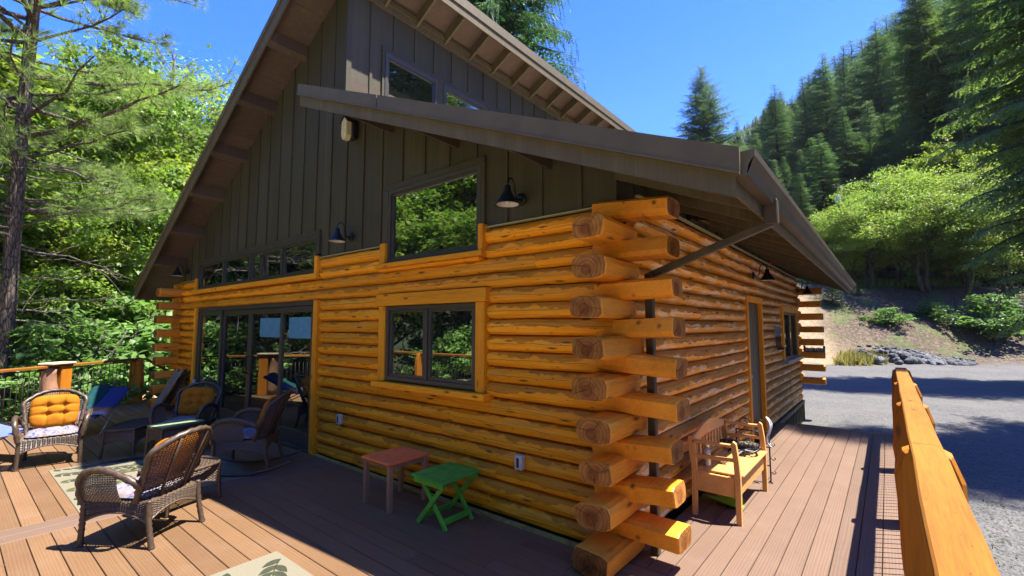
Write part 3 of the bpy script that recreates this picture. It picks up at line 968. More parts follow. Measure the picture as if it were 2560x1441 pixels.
# K-shaped gutter with its near end cap, and the spout that crosses back to the corner
g0 = zl(XB) - .025
GP = [(XB + .003, g0), (XB + .003, g0 - .135), (XB + .075, g0 - .135), (XB + .088, g0 - .075), (XB + .118, g0 - .03), (XB + .122, g0 + .004)]
b = MB()
nG = len(GP)
inn = [(x - .004 if i > 2 else x + .004, z + .004) for i, (x, z) in enumerate(GP)]
b.prism(GP + inn[::-1], 'y', OV - .01, YE)
b.build('gutter', M['gutter'], CABIN)
b = MB(); b.prism(GP, 'y', OV - .016, OV - .011); b.build('gutter_cap', M['metal_brown'], CABIN)
b = MB()
b.beam((1.085, 0.24, g0 - .10), (1.085, 0.24, g0 - .27), 0.062, 0.085, up=(1, 0, 0), bev=.006)
b.beam((1.09, 0.24, g0 - .255), (0.185, 0.24, 2.125), 0.048, 0.056, bev=.006)
b.beam((0.205, 0.24, 2.15), (0.205, 0.24, 0.004), 0.06, 0.062, up=(1, 0, 0), bev=.006)
b.build('downspout', M['gutter'], CABIN)
# vent hood under the eave
b = MB()
b.box(0.07, 0.12, 1.62, 1.86, 2.86, 3.0)
b.build('vent_hood', M['black'], CABIN)
b = MB()
b.sheet(lambda u, v: (0.12 + 0.14 * u, 1.60 + 0.28 * v, 2.90 - 0.075 * sin(pi * 0.5 * u)), 6, 2)
b.build('vent_flap', M['metal_brown'], CABIN)
# rod standing on the far side of the lower roof
b = MB(); b.prism([(0.35, 2.98), (0.62, 2.90), (0.50, 3.14)], 'y', 7.9, 7.94); b.build('roof_fin', M['gutter'], CABIN)

# ---- trim, windows, doors
def trim_box(x0, x1, y0, y1, z0, z1, mat='trim', name='trim_board'):
    b = MB(); b.bbox(x0, x1, y0, y1, z0, z1, 0.004); return b.build(name, M[mat], CABIN)
def window(x0, x1, z0, z1, yf, mulls, label=None, fr=0.045, glassmat='glass'):
    """framed window in the front wall; frame, panes are children"""
    f = MB()
    for a, c, p, q in ((x0, x1, z0, z0 + fr), (x0, x1, z1 - fr, z1), (x0, x0 + fr, z0 + fr, z1 - fr), (x1 - fr, x1, z0 + fr, z1 - fr)):
        f.bbox(a, c, yf - .03, yf + .05, p, q, .003)
    W = f.build('window', M['win_frame'], CABIN)
    if label: W['label'] = label
    xs = [x0 + fr] + [m for q in mulls for m in (q - .028, q + .028)] + [x1 - fr]
    for q in mulls:
        m_ = MB(); m_.bbox(q - .028, q + .028, yf - .026, yf + .045, z0 + fr + .001, z1 - fr - .001, .003); m_.build('mullion', M['win_frame'], W)
    for a, c in zip(xs[::2], xs[1::2]):
        s_ = MB()
        t = 0.032
        for p in ((a, c, z0 + fr, z0 + fr + t), (a, c, z1 - fr - t, z1 - fr), (a, a + t, z0 + fr + t, z1 - fr - t), (c - t, c, z0 + fr + t, z1 - fr - t)):
            s_.box(p[0] + .001, p[1] - .001, yf - .008, yf + .03, p[2] + .001, p[3] - .001)
        s_.build('sash', M['win_frame'], W)
        g = MB(); g.box(a + t, c - t, yf + .012, yf + .020, z0 + fr + t, z1 - fr - t); g.build('pane', M[glassmat], W)
    return W
# lower two-light window and its log-coloured casing
window(-2.895, -1.445, 1.115, 1.965, 0.0, [-2.20])
trim_box(-3.02, -2.90, -0.045, 0.06, 1.10, 1.968, 'trim_z'); trim_box(-1.44, -1.325, -0.045, 0.06, 1.10, 1.968, 'trim_z')
trim_box(-3.05, -1.29, -0.065, 0.06, 1.970, 2.105); trim_box(-3.07, -1.28, -0.10, 0.06, 1.035, 1.098)
# upper picture window
window(-2.93, -1.41, 2.475, 3.36, 0.02, [])
trim_box(-3.035, -2.935, -0.045, 0.06, 2.47, 2.72, 'trim_z'); trim_box(-1.405, -1.345, -0.055, 0.06, 2.47, 2.735, 'trim_z')
trim_box(-3.06, -1.33, -0.085, 0.06, 2.415, 2.468); trim_box(-3.02, -1.40, -0.05, 0.06, 2.375, 2.412)
for q in ((-3.02, -1.36, 3.362, 3.43), (-3.02, -2.935, 2.722, 3.36), (-1.405, -1.36, 2.737, 3.36)):
    b = MB(); b.bbox(q[0], q[1], -0.012, 0.05, q[2], q[3], .003); b.build('window_casing', M['siding'], CABIN)
# four-light transom over the sliding doors
window(-9.40, -4.585, 2.482, 3.03, 0.015, [-8.10, -6.88, -5.69], fr=0.04)
for q in ((-9.47, -4.53, 3.032, 3.10), (-9.47, -9.405, 2.76, 3.03), (-4.58, -4.53, 2.76, 3.03)):
    b = MB(); b.bbox(q[0], q[1], -0.012, 0.05, q[2], q[3], .003); b.build('window_casing', M['siding'], CABIN)
trim_box(-9.50, -4.50, -0.06, 0.06, 2.40, 2.478)
trim_box(-4.58, -4.495, -0.05, 0.06, 2.48, 2.72, 'trim_z'); trim_box(-9.50, -9.41, -0.05, 0.06, 2.48, 2.72, 'trim_z')
# four-panel sliding doors: fixed, screen, sliding, fixed
trim_box(-4.56, -4.455, -0.05, 0.06, 0.004, 2.098, 'trim_z'); trim_box(-9.43, -9.335, -0.05, 0.06, 0.004, 2.098, 'trim_z')
D = MB()
D.bbox(-9.33, -4.565, -0.01, 0.10, 2.03, 2.096, .003)
D.bbox(-9.33, -9.27, -0.01, 0.10, 0.004, 2.028, .003); D.bbox(-4.625, -4.565, -0.01, 0.10, 0.004, 2.028, .003)
D.bbox(-9.33, -4.565, -0.06, 0.10, 0.001, 0.045, .003)
DOORS = D.build('sliding_door', M['win_frame'], CABIN)
for i, (a, c, yf, gm) in enumerate(((-9.265, -8.06, 0.02, 'glass'), (-8.06, -6.86, 0.055, 'glass_screen'), (-6.86, -5.66, 0.055, 'glass_screen'), (-5.66, -4.63, 0.02, 'glass'))):
    p = MB()
    st, bt = 0.075, 0.18
    p.bbox(a + .002, c - .002, yf - .02, yf + .02, 0.05, 0.05 + bt, .003); p.bbox(a + .002, c - .002, yf - .02, yf + .02, 1.94, 2.025, .003)
    p.bbox(a + .002, a + st, yf - .0195, yf + .0195, 0.05 + bt + .001, 1.939, .003); p.bbox(c - st, c - .002, yf - .0195, yf + .0195, 0.05 + bt + .001, 1.939, .003)
    p.build('door_panel', M['win_frame'], DOORS)
    g = MB(); g.box(a + st, c - st, yf + .004, yf + .010, 0.05 + bt, 1.94); g.build('pane', M[gm], DOORS)
for a, c, yf in ((-6.50, -5.74, 0.053), (-5.40, -4.71, 0.018)):
    g = MB(); g.box(a, c, yf + .001, yf + .0045, 1.555, 1.865); g.build('blue_panel', M['blue_panel'], DOORS)  # flat blue rectangle set just in front of the pane
for x in (-6.90, -6.82):
    h = MB(); h.tube([(x, .03, 0.92), (x, -.012, 0.95), (x, -.012, 1.20), (x, .03, 1.23)], 0.011, 6); h.build('door_handle', M['black'], DOORS)
b = MB()
b.sheet(lambda u, v: (-7.33 + 0.035 * (2 * u - 1) * sin(pi * min(1, v * 1.15 + .03)) + 0.03 * v, 0.012 + 0.006 * sin(6 * u), 1.62 + 0.30 * v), 4, 10)
b.build('hanging_feather', simple('pale_brown_feather', (0.30, 0.24, 0.18), 0.7), DOORS)
# side door
yd0, yd1 = DOOR_Y
for q in ((yd0 - .09, yd0, 0.004, 2.10), (yd1, yd1 + .09, 0.004, 2.10)):
    b = MB(); b.bbox(-0.04, 0.075, q[0], q[1], q[2], q[3], .004); b.build('trim_board', M['trim_z'], CABIN)
b = MB(); b.bbox(-0.04, 0.085, yd0 - .09, yd1 + .09, 2.102, 2.19, .004); b.build('trim_board', M['trim'], CABIN)
d = MB(); d.box(-0.03, 0.0, yd0 + .002, yd1 - .002, 0.004, 2.098)
SD = d.build('side_door', M['door'], CABIN)
for k in range(4):
    y = yd0 + .02 + k * 0.216
    q = MB(); q.bbox(0.001, 0.02, y, y + .205, 0.02, 2.085, .004); q.build('door_plank', M['door'], SD)
q = MB(); q.lathe([(0.0, 0.05), (0.024, 0.045), (0.03, 0.03), (0.012, 0.02), (0.012, 0.0)], 10, 0, Matrix.Translation((0.02, yd0 + .09, 0.98)) @ Matrix.Rotation(R(90), 4, 'Y')); q.build('door_knob', M['steel'], SD)
# side window
yw0, yw1 = WIN_Y
for q in ((yw0, yw0 + .11, 1.06, 2.02), (yw1 - .11, yw1, 1.06, 2.02)):
    b = MB(); b.bbox(-0.04, 0.075, q[0], q[1], q[2], q[3], .004); b.build('trim_board', M['trim_z'], CABIN)
b = MB(); b.bbox(-0.04, 0.09, yw0 - .05, yw1 + .05, 2.022, 2.12, .004); b.build('trim_board', M['trim'], CABIN)
b = MB(); b.bbox(-0.04, 0.15, yw0 - .06, yw1 + .06, 1.0, 1.058, .004); b.build('trim_board', simple('weathered_window_sill', (0.36, 0.31, 0.22), .6), CABIN)
f = MB()
a, c = yw0 + .115, yw1 - .115
for p in ((a, c, 1.06, 1.11), (a, c, 1.97, 2.02), (a, a + .05, 1.11, 1.97), (c - .05, c, 1.11, 1.97), ((a + c) / 2 - .03, (a + c) / 2 + .03, 1.11, 1.97)):
    f.bbox(-.02, .05, p[0], p[1], p[2], p[3], .003)
SW = f.build('window', M['win_frame'], CABIN)
g = MB(); g.box(0.0, 0.01, a + .05, (a + c) / 2 - .03, 1.11, 1.97); g.build('pane', M['glass_screen'], SW)
g = MB(); g.box(0.0, 0.01, (a + c) / 2 + .03, c - .05, 1.11, 1.97); g.build('pane', M['glass'], SW)
# clerestory windows
for a, c in WINC:
    f = MB()
    for p in ((a - .05, c + .05, 5.78, 5.845), (a - .05, c + .05, 4.93, 4.99), (a - .05, a, 4.99, 5.78), (c, c + .05, 4.99, 5.78)):
        f.bbox(-4.02, -3.965, p[0], p[1], p[2], p[3], .003)
    cw = f.build('window', M['win_frame'], CABIN)
    s_ = MB()
    for p in ((a, c, 5.745, 5.779), (a, a + .03, 4.99, 5.745), (c - .03, c, 4.99, 5.745)):
        s_.box(-4.015, -3.982, p[0] + .001, p[1] - .001, p[2], p[3])
    s_.build('sash', M['win_frame'], cw)
    g = MB(); g.box(-4.012, -4.0, a + .03, c - .03, 4.99, 5.745); g.build('pane', M['glass'], cw)
b = MB(); b.bbox(-4.015, -3.975, 0.575, 4.03, 5.847, 5.929, .003); b.build('window_casing', M['siding'], CABIN)
for y0_, y1_ in ((0.582, 0.628), (1.662, 1.798), (2.812, 2.968), (3.982, 4.02)):
    b = MB(); b.bbox(-4.015, -3.975, y0_, y1_, 4.93, 5.845, .003); b.build('window_casing', M['siding'], CABIN)
# ------------------------------------------------------------------ railings
def live_post(mb, y, w0=0.27, t=0.125, zt=1.03, seed=0, capw=0.14, zb=0.0, shoulder=True):
    """split-log post with wavy live edges and whittled shoulders either side of the cap"""
    rnd = random.Random(seed * 17 + 5)
    zs = [zb + (zt - 0.13 - zb) * i / 7 for i in range(8)]
    lx = [-(w0 / 2) + 0.028 * mnoise.noise(Vector((z * 3.2, seed * 5.1, 0))) - 0.012 * (i == 0) for i, z in enumerate(zs)]
    rx = [(w0 / 2) + 0.028 * mnoise.noise(Vector((z * 3.2, seed * 5.1, 8))) + 0.012 * (i == 0) for i, z in enumerate(zs)]
    if shoulder:
        top = [(-capw / 2 - 0.035, zt + 0.005), (-capw / 2 - 0.004, zt + 0.022), (-capw / 2 - 0.003, zt - 0.002), (capw / 2 + 0.003, zt - 0.002), (capw / 2 + 0.004, zt + 0.022), (capw / 2 + 0.035, zt + 0.005)]
    else:
        top = [(-w0 / 2 + 0.02, zt - .001), (w0 / 2 - 0.02, zt - .001)]
    outl = [(x, z) for x, z in zip(lx, zs)] + top + [(x, z) for x, z in reversed(list(zip(rx, zs)))]
    inset = 0.018
    cx = sum(p[0] for p in outl) / len(outl)
    def ring(yy, k):
        return [(cx + (p[0] - cx) * k, yy, p[1] - (0.012 if (k < 1 and p[1] > zt - 0.06) else 0)) for p in outl]
    vs = ring(y - t / 2, 0.88) + ring(y - t / 2 + inset, 1) + ring(y + t / 2 - inset, 1) + ring(y + t / 2, 0.88)
    n = len(outl)
    fs = [(r * n + k, r * n + (k + 1) % n, (r + 1) * n + (k + 1) % n, (r + 1) * n + k) for r in range(3) for k in range(n)]
    fs += [tuple(range(n))[::-1], tuple(3 * n + k for k in range(n))]
    mb.add(vs, fs)

def railing(name, label, loc, rz, L, posts, cap_z=1.07, joints=(), balgap=0.098, capw=0.14, seed=0, group=None, post_kw=None):
    t = thing(name, label, 'railing', loc, rz, group)
    pts = [0] + list(joints) + [L]
    for i, (a, c) in enumerate(zip(pts[:-1], pts[1:])):
        n = max(2, int((c - a) / 0.35))
        b = MB()
        vs = []
        for k in range(n + 1):
            y = a + .002 + (c - a - .004) * k / n
            wl = -capw / 2 + 0.007 * mnoise.noise(Vector((y * 1.3, seed, 1))); wr = capw / 2 + 0.007 * mnoise.noise(Vector((y * 1.3, seed, 5)))
            z1, z0 = cap_z + 0.003 * mnoise.noise(Vector((y * 2, seed, 9))), cap_z - 0.042
            vs += [(wl, y, z0), (wl, y, z1 - .008), (wl + .008, y, z1), (wr - .008, y, z1), (wr, y, z1 - .008), (wr, y, z0)]
        fs = [(k * 6 + j, k * 6 + (j + 1) % 6, (k + 1) * 6 + (j + 1) % 6, (k + 1) * 6 + j) for k in range(n) for j in range(6)]
        b.add(vs, fs + [tuple(range(6)), tuple(n * 6 + j for j in range(6))[::-1]])
        b.build('rail_cap', M['rail'], t)
    for i, y in enumerate(posts):
        b = MB()
        live_post(b, y, seed=seed + i, zt=cap_z - 0.04, capw=capw, **(post_kw or {}))
        b.build('post', M['post'], t)
    b = MB()
    b.beam((0, 0.02, cap_z - 0.075), (0, L - 0.02, cap_z - 0.075), 0.022, 0.022); b.build('metal_rail', M['baluster'], t)
    b = MB()
    b.beam((0, 0.02, 0.085), (0, L - 0.02, 0.085), 0.022, 0.022); b.build('metal_rail', M['baluster'], t)
    bm_ = MB(); bm_.tube([(0, 0, 0.085), (0, 0, cap_z - 0.075)], 0.0065, 5)
    me = bm_.mesh('baluster', M['baluster'])
    k = 1
    while k * balgap < L - 0.03:
        y = k * balgap
        if not any(abs(y - p) < 0.06 for p in posts):
            link('baluster', me, t, (0, y, 0))
        k += 1
    return t

RAIL_R = railing('deck_railing', 'honey-stained slab railing beside the gravel yard with live-edge posts', (1.797, -4.36, 0), 0, 10.80,
                 [0.08, 2.55, 4.56, 6.53, 8.46, 10.62], 1.07, [4.60], seed=3)
# angled railing beyond the seats, from the front corner to the stair head
LA, LB = Vector((-8.62, -4.30, 0)), Vector((-11.90, -0.36, 0))
dv = LB - LA
rzl = math.atan2(dv.y, dv.x) - pi / 2
RAIL_L = railing('deck_railing', 'angled orange railing behind the wicker seats in front of the trees', LA, rzl, dv.length,
                 [0.05, 1.55, 5.06], 1.0, [3.22], seed=11)
b = MB(); b.bbox(-0.105, 0.105, 3.14, 3.36, 0.0, 0.985, .012); b.build('post', M['post'], RAIL_L)
b = MB(); b.tube([(0.03 * sin(i), 3.02 + 0.012 * cos(2 * i), 0.17 * i) for i in range(6)] + [(0, 3.02, 0.958)], [0.14, .13, .125, .13, .12, .125, .12], 9); b.build('rough_post', M['teak'], RAIL_L)
b = MB(); b.bbox(-0.14, 0.15, 2.90, 3.40, 1.004, 1.05, .018); b.build('post_cap', simple('split_pale_wood', (0.42, 0.34, 0.23), .8, 0, .3, 18, bump=.4), RAIL_L)
# front railing behind the viewer, mirrored in the windows
RAIL_F = railing('deck_railing', 'long front railing seen mirrored in the window glass', (1.74, -4.36, 0), R(90), 10.3,
                 [1.5, 3.45, 5.4, 7.35, 9.3], 1.07, [3.47, 7.37], seed=23)
# stair railing going down beside the far corner
b = MB()
ST = thing('stair_railing', 'short sloping orange stair rail by the far log corner', 'railing', (-11.86, -0.28, 0), R(4))
b.beam((0, 0.03, 0.97), (0, 1.25, 0.10), 0.09, 0.045); b.build('handrail', M['rail'], ST)
b = MB(); b.beam((0, 0.05, 0.10), (0, 1.25, -0.77), 0.09, 0.05); b.build('bottom_rail', M['rail'], ST)
for k in range(11):
    y = 0.11 * (k + 1); zt_ = 0.97 - 0.713 * y
    b = MB(); b.tube([(0, y, zt_ - 0.87), (0, y, zt_ - .02)], 0.0065, 5); b.build('baluster', M['baluster'], ST)

# ------------------------------------------------------------------ wicker furniture
M['wicker'] = None
m = N('dark_wicker')
nz = m.noise(m.coord('Object', (1, 1, 1), rnd=3.0), 60, 4)
r_ = m.island(0, 1)
c_ = m.mix(r_, (0.040, 0.023, 0.014), (0.105, 0.068, 0.044))
c_ = m.mix(m.ramp(nz, [(0.35, 0.0), (0.7, 0.5)]), c_, (0.15, 0.105, 0.07))
m.set(c_, 0.42, 0, 0.5)
M['wicker'] = m.mat
M['wicker_frame'] = simple('dark_wicker_frame', (0.060, 0.038, 0.025), 0.45, 0, 0.4, 70, 0.5)
m = N('orange_cushion_cloth')
v = m.coord('Object')
wv = m.noise(v, 240, 2)
bl = m.noise(v, 5, 3)
c_ = m.mix(m.ramp(bl, [(0.3, 0.0), (0.7, 0.6)]), (0.31, 0.105, 0.007), (0.37, 0.138, 0.010))
m.set(c_, 0.85, 0, 0.1); m.bump(wv, 0.25, 0.002)
M['orange'] = m.mat
m = N('floral_cushion_cloth')
v = m.coord('Object', (1, 1, 1), rnd=9.0)
def blot(mm, sc, seed, th, soft=0.02):
    vv = mm.coord('Object', (1, 1, 1), (seed, seed * .7, 0), rnd=9.0)
    return mm.ramp(mm.noise(vv, sc, 3, 0.6, 1.2), [(th, 0.0), (th + soft, 1.0)])
c_ = m.mix(blot(m, 14, 1.3, 0.57), (0.19, 0.18, 0.19), (0.05, 0.075, 0.19))
c_ = m.mix(blot(m, 17, 4.1, 0.60), c_, (0.26, 0.09, 0.05))
c_ = m.mix(blot(m, 24, 7.7, 0.62), c_, (0.05, 0.06, 0.20))
c_ = m.mix(blot(m, 21, 2.9, 0.63), c_, (0.20, 0.10, 0.20))
m.set(c_, 0.85, 0, 0.1)
M['floral'] = m.mat

def weave(mb, fn, nu, nv, r=0.0042, off=0.004, vs_=12, mi=0, wr=1.25):
    """woven panel: warp canes along v, weft canes passing over and under them"""
    def nrm(u, v):
        e = 0.01
        a = fn(min(1, u + e), v) - fn(max(0, u - e), v)
        c = fn(u, min(1, v + e)) - fn(u, max(0, v - e))
        q = a.cross(c)
        return q.normalized() if q.length > 1e-9 else Vector((1, 0, 0))
    for i in range(nu + 1):
        mb.tube([fn(i / nu, j / vs_) for j in range(vs_ + 1)], r * 0.9, 3, mi, False, False)
    for j in range(nv + 1):
        v = j / nv
        mb.tube([fn(i / nu, v) + nrm(i / nu, v) * (off if (i + j) % 2 else -off) for i in range(nu + 1)], r * wr, 3, mi, False, False)

def braid(mb, pts, r, n=8, mi=0, tw=70):
    """smooth path thickened into a twisted, rope-like rim"""
    P = [Vector(p) for p in pts]
    out = []
    for i in range(len(P) - 1):
        p0, p1, p2, p3 = P[max(0, i - 1)], P[i], P[i + 1], P[min(len(P) - 1, i + 2)]
        st = max(2, int((p2 - p1).length / 0.018))
        for k in range(st):
            t = k / st
            out.append(0.5 * ((2 * p1) + (p2 - p0) * t + (2 * p0 - 5 * p1 + 4 * p2 - p3) * t * t + (3 * p1 - p0 - 3 * p2 + p3) * t ** 3))
    out.append(P[-1])
    mb.tube(out, r, n, mi, True, True, twist=tw)

def cushion(w_, h_, th, tufts, M4, n=30, e=4.6):
    """stuffed pad with rounded corners, dimpled at the tufts and creased between them"""
    b = MB()
    def surf(sgn):
        def fn(u, v):
            a, c = 2 * u - 1, 2 * v - 1
            x, y = a, c
            q = (abs(a) ** e + abs(c) ** e)
            m_ = max(abs(a), abs(c))
            k = m_ / max(1e-6, q ** (1 / e)) if q > 0 else 1
            x, y = a * k, c * k
            edge = max(0.0, 1 - m_ ** 3.2)
            z = th * (0.12 + 0.88 * edge ** 0.62)
            if sgn > 0:
                for tx, ty in tufts:
                    d2 = ((x - tx) * w_ / 2) ** 2 + ((y - ty) * h_ / 2) ** 2
                    z -= th * 0.62 * math.exp(-d2 / 0.0016)
                    # seams running from tuft to tuft and out to the edge
                    dx, dy = abs(x - tx) * w_ / 2, abs(y - ty) * h_ / 2
                    z -= th * 0.22 * math.exp(-(dx / 0.014) ** 2) * (0.4 + 0.6 * math.exp(-(dy / 0.09) ** 2))
                    z -= th * 0.22 * math.exp(-(dy / 0.014) ** 2) * (0.4 + 0.6 * math.exp(-(dx / 0.09) ** 2))
                z += 0.004 * mnoise.noise(Vector((x * 3, y * 3, th * 50)))
            z = max(z, 0.006) * (1 if edge > 0 else 0)
            return M4 @ Vector((x * w_ / 2, y * h_ / 2, sgn * z * (1 if sgn > 0 else 0.45)))
        return fn
    b.sheet(surf(1), n, n)
    b.sheet(surf(-1), 10, 10)
    return b

def make_chair(label, loc, rz):
    t = thing('wicker_armchair', label, 'armchair', loc, rz, 'wicker armchairs on the deck')
    # local: seat faces +x, width along y
    def back(u, v):
        a = 2 * u - 1
        h = 0.52 - 0.13 * abs(a) ** 2.6
        zz = 0.34 + v * h
        return Vector((-0.20 - 0.20 * v * h / 0.52 - 0.02 + 0.085 * a * a, (0.245 + 0.055 * v) * a, zz))
    b = MB(); weave(b, back, 26, 26, r=.0036); b.build('backrest', M['wicker'], t)
    b = MB()
    braid(b, [back(0, v) for v in (0, .25, .5, .75)] + [back(u, 1.0) for u in (0, .08, .2, .35, .5, .65, .8, .92, 1)] + [back(1, v) for v in (.75, .5, .25, 0)], 0.024)
    b.build('back_rim', M['wicker_frame'], t)
    for u in (0.27, 0.73):
        b = MB(); b.tube([back(u, v) + Vector((-0.016, 0, 0)) for v in (0, .3, .6, .97)], 0.011, 6); b.build('back_stay', M['wicker_frame'], t)
    # seat deck
    def seat(u, v):
        return Vector((-0.24 + 0.52 * v, (0.245 + 0.03 * v) * (2 * u - 1), 0.345))
    b = MB(); weave(b, seat, 20, 20, wr=1.6); b.build('seat', M['wicker'], t)
    # apron on four sides, arched along its lower edge
    def apron(p, q):
        p, q = Vector(p), Vector(q)
        def fn(u, v):
            base = p.lerp(q, u)
            lo = 0.19 + 0.075 * (1 - (2 * u - 1) ** 2)
            return Vector((base.x, base.y, 0.345 * (1 - v) + lo * v))
        return fn
    F1, F2, B1, B2 = (0.285, -0.275, 0), (0.285, 0.275, 0), (-0.25, -0.245, 0), (-0.25, 0.245, 0)
    for i, (p, q) in enumerate(((F1, F2), (F2, B2), (B2, B1), (B1, F1))):
        b = MB(); fn = apron(p, q); weave(b, fn, 26, 14, vs_=5)
        b.tube([fn(u / 10, 1.0) for u in range(11)], 0.010, 6)
        b.build('apron', M['wicker'], t)
    # rolled arms: rail with a curved front, woven side below it
    for s_ in (-1, 1):
        path = [back(0.5 + 0.5 * s_, 0.30), Vector((-0.17, s_ * 0.318, 0.525)), Vector((0.05, s_ * 0.335, 0.605)), Vector((0.20, s_ * 0.332, 0.595)), Vector((0.285, s_ * 0.318, 0.54)), Vector((0.305, s_ * 0.298, 0.43)), Vector((0.295, s_ * 0.282, 0.33))]
        b = MB(); braid(b, path, 0.027); b.build('arm_rail', M['wicker_frame'], t)
        def side(u, v, s_=s_):
            u = 0.42 + 0.58 * u
            top = Vector((-0.27 + 0.555 * u, s_ * 0.33, 0.595 - 0.10 * max(0, (u - 0.72) / 0.28) ** 2))
            bot = Vector((-0.25 + 0.535 * u, s_ * (0.25 + 0.025 * u), 0.345))
            return bot.lerp(top, v) + Vector((0, s_ * 0.02 * sin(pi * v), 0))
        b = MB(); weave(b, side, 22, 18, vs_=6); b.build('arm_panel', M['wicker'], t)
    for x, s_ in ((1, -1), (1, 1), (-1, -1), (-1, 1)):
        if x > 0: pts = [(0.285, s_ * 0.277, 0.35), (0.288, s_ * 0.277, 0.17), (0.292, s_ * 0.28, 0.0)]
        else: pts = [(-0.25, s_ * 0.247, 0.36), (-0.262, s_ * 0.25, 0.20), (-0.305, s_ * 0.256, 0.0)]
        b = MB(); braid(b, pts, 0.021, 8, 0, 160); b.lathe([(0.023, 0.0), (0.025, 0.012), (0.021, 0.02)], 8, 0, Matrix.Translation((pts[-1][0], pts[-1][1], 0)))
        b.build('leg', M['wicker_frame'], t)
    tf = [(-0.34, -0.22), (0.34, -0.22), (-0.34, 0.30), (0.34, 0.30)]
    mt = Matrix.Translation((-0.205, 0, 0.615)) @ Matrix.Rotation(R(-19), 4, 'Y') @ Matrix(((0, 0, 1, 0), (1, 0, 0, 0), (0, 1, 0, 0), (0, 0, 0, 1)))
    c = cushion(0.47, 0.42, 0.066, tf, mt).build('back_cushion', M['orange'], t)
    mt = Matrix.Translation((0.03, 0, 0.372)) @ Matrix.Rotation(R(90), 4, 'Z')
    cushion(0.49, 0.48, 0.055, [(-.33, -.3), (.33, -.3), (-.33, .33), (.33, .33)], mt).build('seat_cushion', M['floral'], t)
    return t
CH_A = make_chair('sunlit wicker armchair with bright orange cushion nearest the angled railing', (-6.77, -2.32, 0), R(-9))
def chair_at(label, loc, rz):
    c = copy_tree(CH_A); c['label'] = label; c.location = loc; c.rotation_euler = (0, 0, rz); return c
CH_B = chair_at('wicker armchair seen from behind at the end of the leaf-patterned rug', (-3.275, -2.115, 0), R(213))
CH_C = chair_at('shaded wicker armchair facing out with its back to the sliding doors', (-6.28, -0.98, 0), R(-45))
CH_D = chair_at('wicker rocking chair on curved runners between rug and sliding door', (-4.42, -0.86, 0.055), R(-131))
CH_D['category'] = 'rocking chair'
CH_D.name = 'wicker_rocking_chair'
for s_ in (-1, 1):
    b = MB()
    b.tube([(0.52 - 1.06 * i / 14, s_ * 0.268, -0.03 + 0.11 * ((0.52 - 1.06 * i / 14 - 0.02) / 0.53) ** 2) for i in range(15)], 0.017, 7)
    b.build('rocker_runner', M['wicker_frame'], CH_D)

def wicker_table(name, label, cat, loc, rz, lx, ly, h, mat_top=None):
    t = thing(name, label, cat, loc, rz, None)
    b = MB()
    weave(b, lambda u, v: Vector(((u - .5) * lx, (v - .5) * ly, h)), int(lx / 0.022), int(ly / 0.022), wr=1.9)
    b.build('tabletop', M['wicker'], t)
    b = MB()
    cs = [(-lx / 2, -ly / 2), (lx / 2, -ly / 2), (lx / 2, ly / 2), (-lx / 2, ly / 2)]
    braid(b, [(x, y, h) for x, y in cs + cs[:1]], 0.016); b.build('top_rim', M['wicker_frame'], t)
    for i in range(4):
        p, q = Vector((*cs[i], 0)), Vector((*cs[(i + 1) % 4], 0))
        b = MB()
        L = (q - p).length
        def fn(u, v, p=p, q=q):
            c = p.lerp(q, u)
            lo = h - 0.20 + 0.06 * (1 - (2 * u - 1) ** 2)
            return Vector((c.x, c.y, (h - .01) * (1 - v) + lo * v))
        weave(b, fn, max(8, int(L / 0.021)), 14, vs_=5)
        b.tube([fn(u / 10, 1.0) for u in range(11)], 0.009, 6)
        b.build('apron', M['wicker'], t)
    for x, y in cs:
        b = MB(); braid(b, [(x, y, h - .01), (x * 1.01, y * 1.01, h * .5), (x * 1.05, y * 1.05, 0)], 0.018, 8, 0, 160); b.build('leg', M['wicker_frame'], t)
    if mat_top:
        b = MB(); b.bbox(-lx / 2 - .015, lx / 2 + .015, -ly / 2 - .015, ly / 2 + .015, h + .017, h + .025, .002); b.build('glass_top', mat_top, t)
    return t
m = N('greenish_glass_top'); m.set((0.30, 0.42, 0.22), 0.06, 0, 0.5); M['green_glass'] = m.mat
wicker_table('wicker_footstool', 'woven wicker footstool half hidden behind the nearest armchair', 'footstool', (-3.80, -1.735, 0), R(20.5), 0.40, 0.50, 0.36)
wicker_table('wicker_bench_table', 'long dark wicker bench table in shade between two armchairs', 'coffee table', (-6.62, -1.50, 0), R(140), 0.72, 0.36, 0.36)
wicker_table('glass_side_table', 'wicker side table with pale green glass top', 'side table', (-5.74, -1.26, 0), R(14), 0.31, 0.50, 0.43, M['green_glass'])

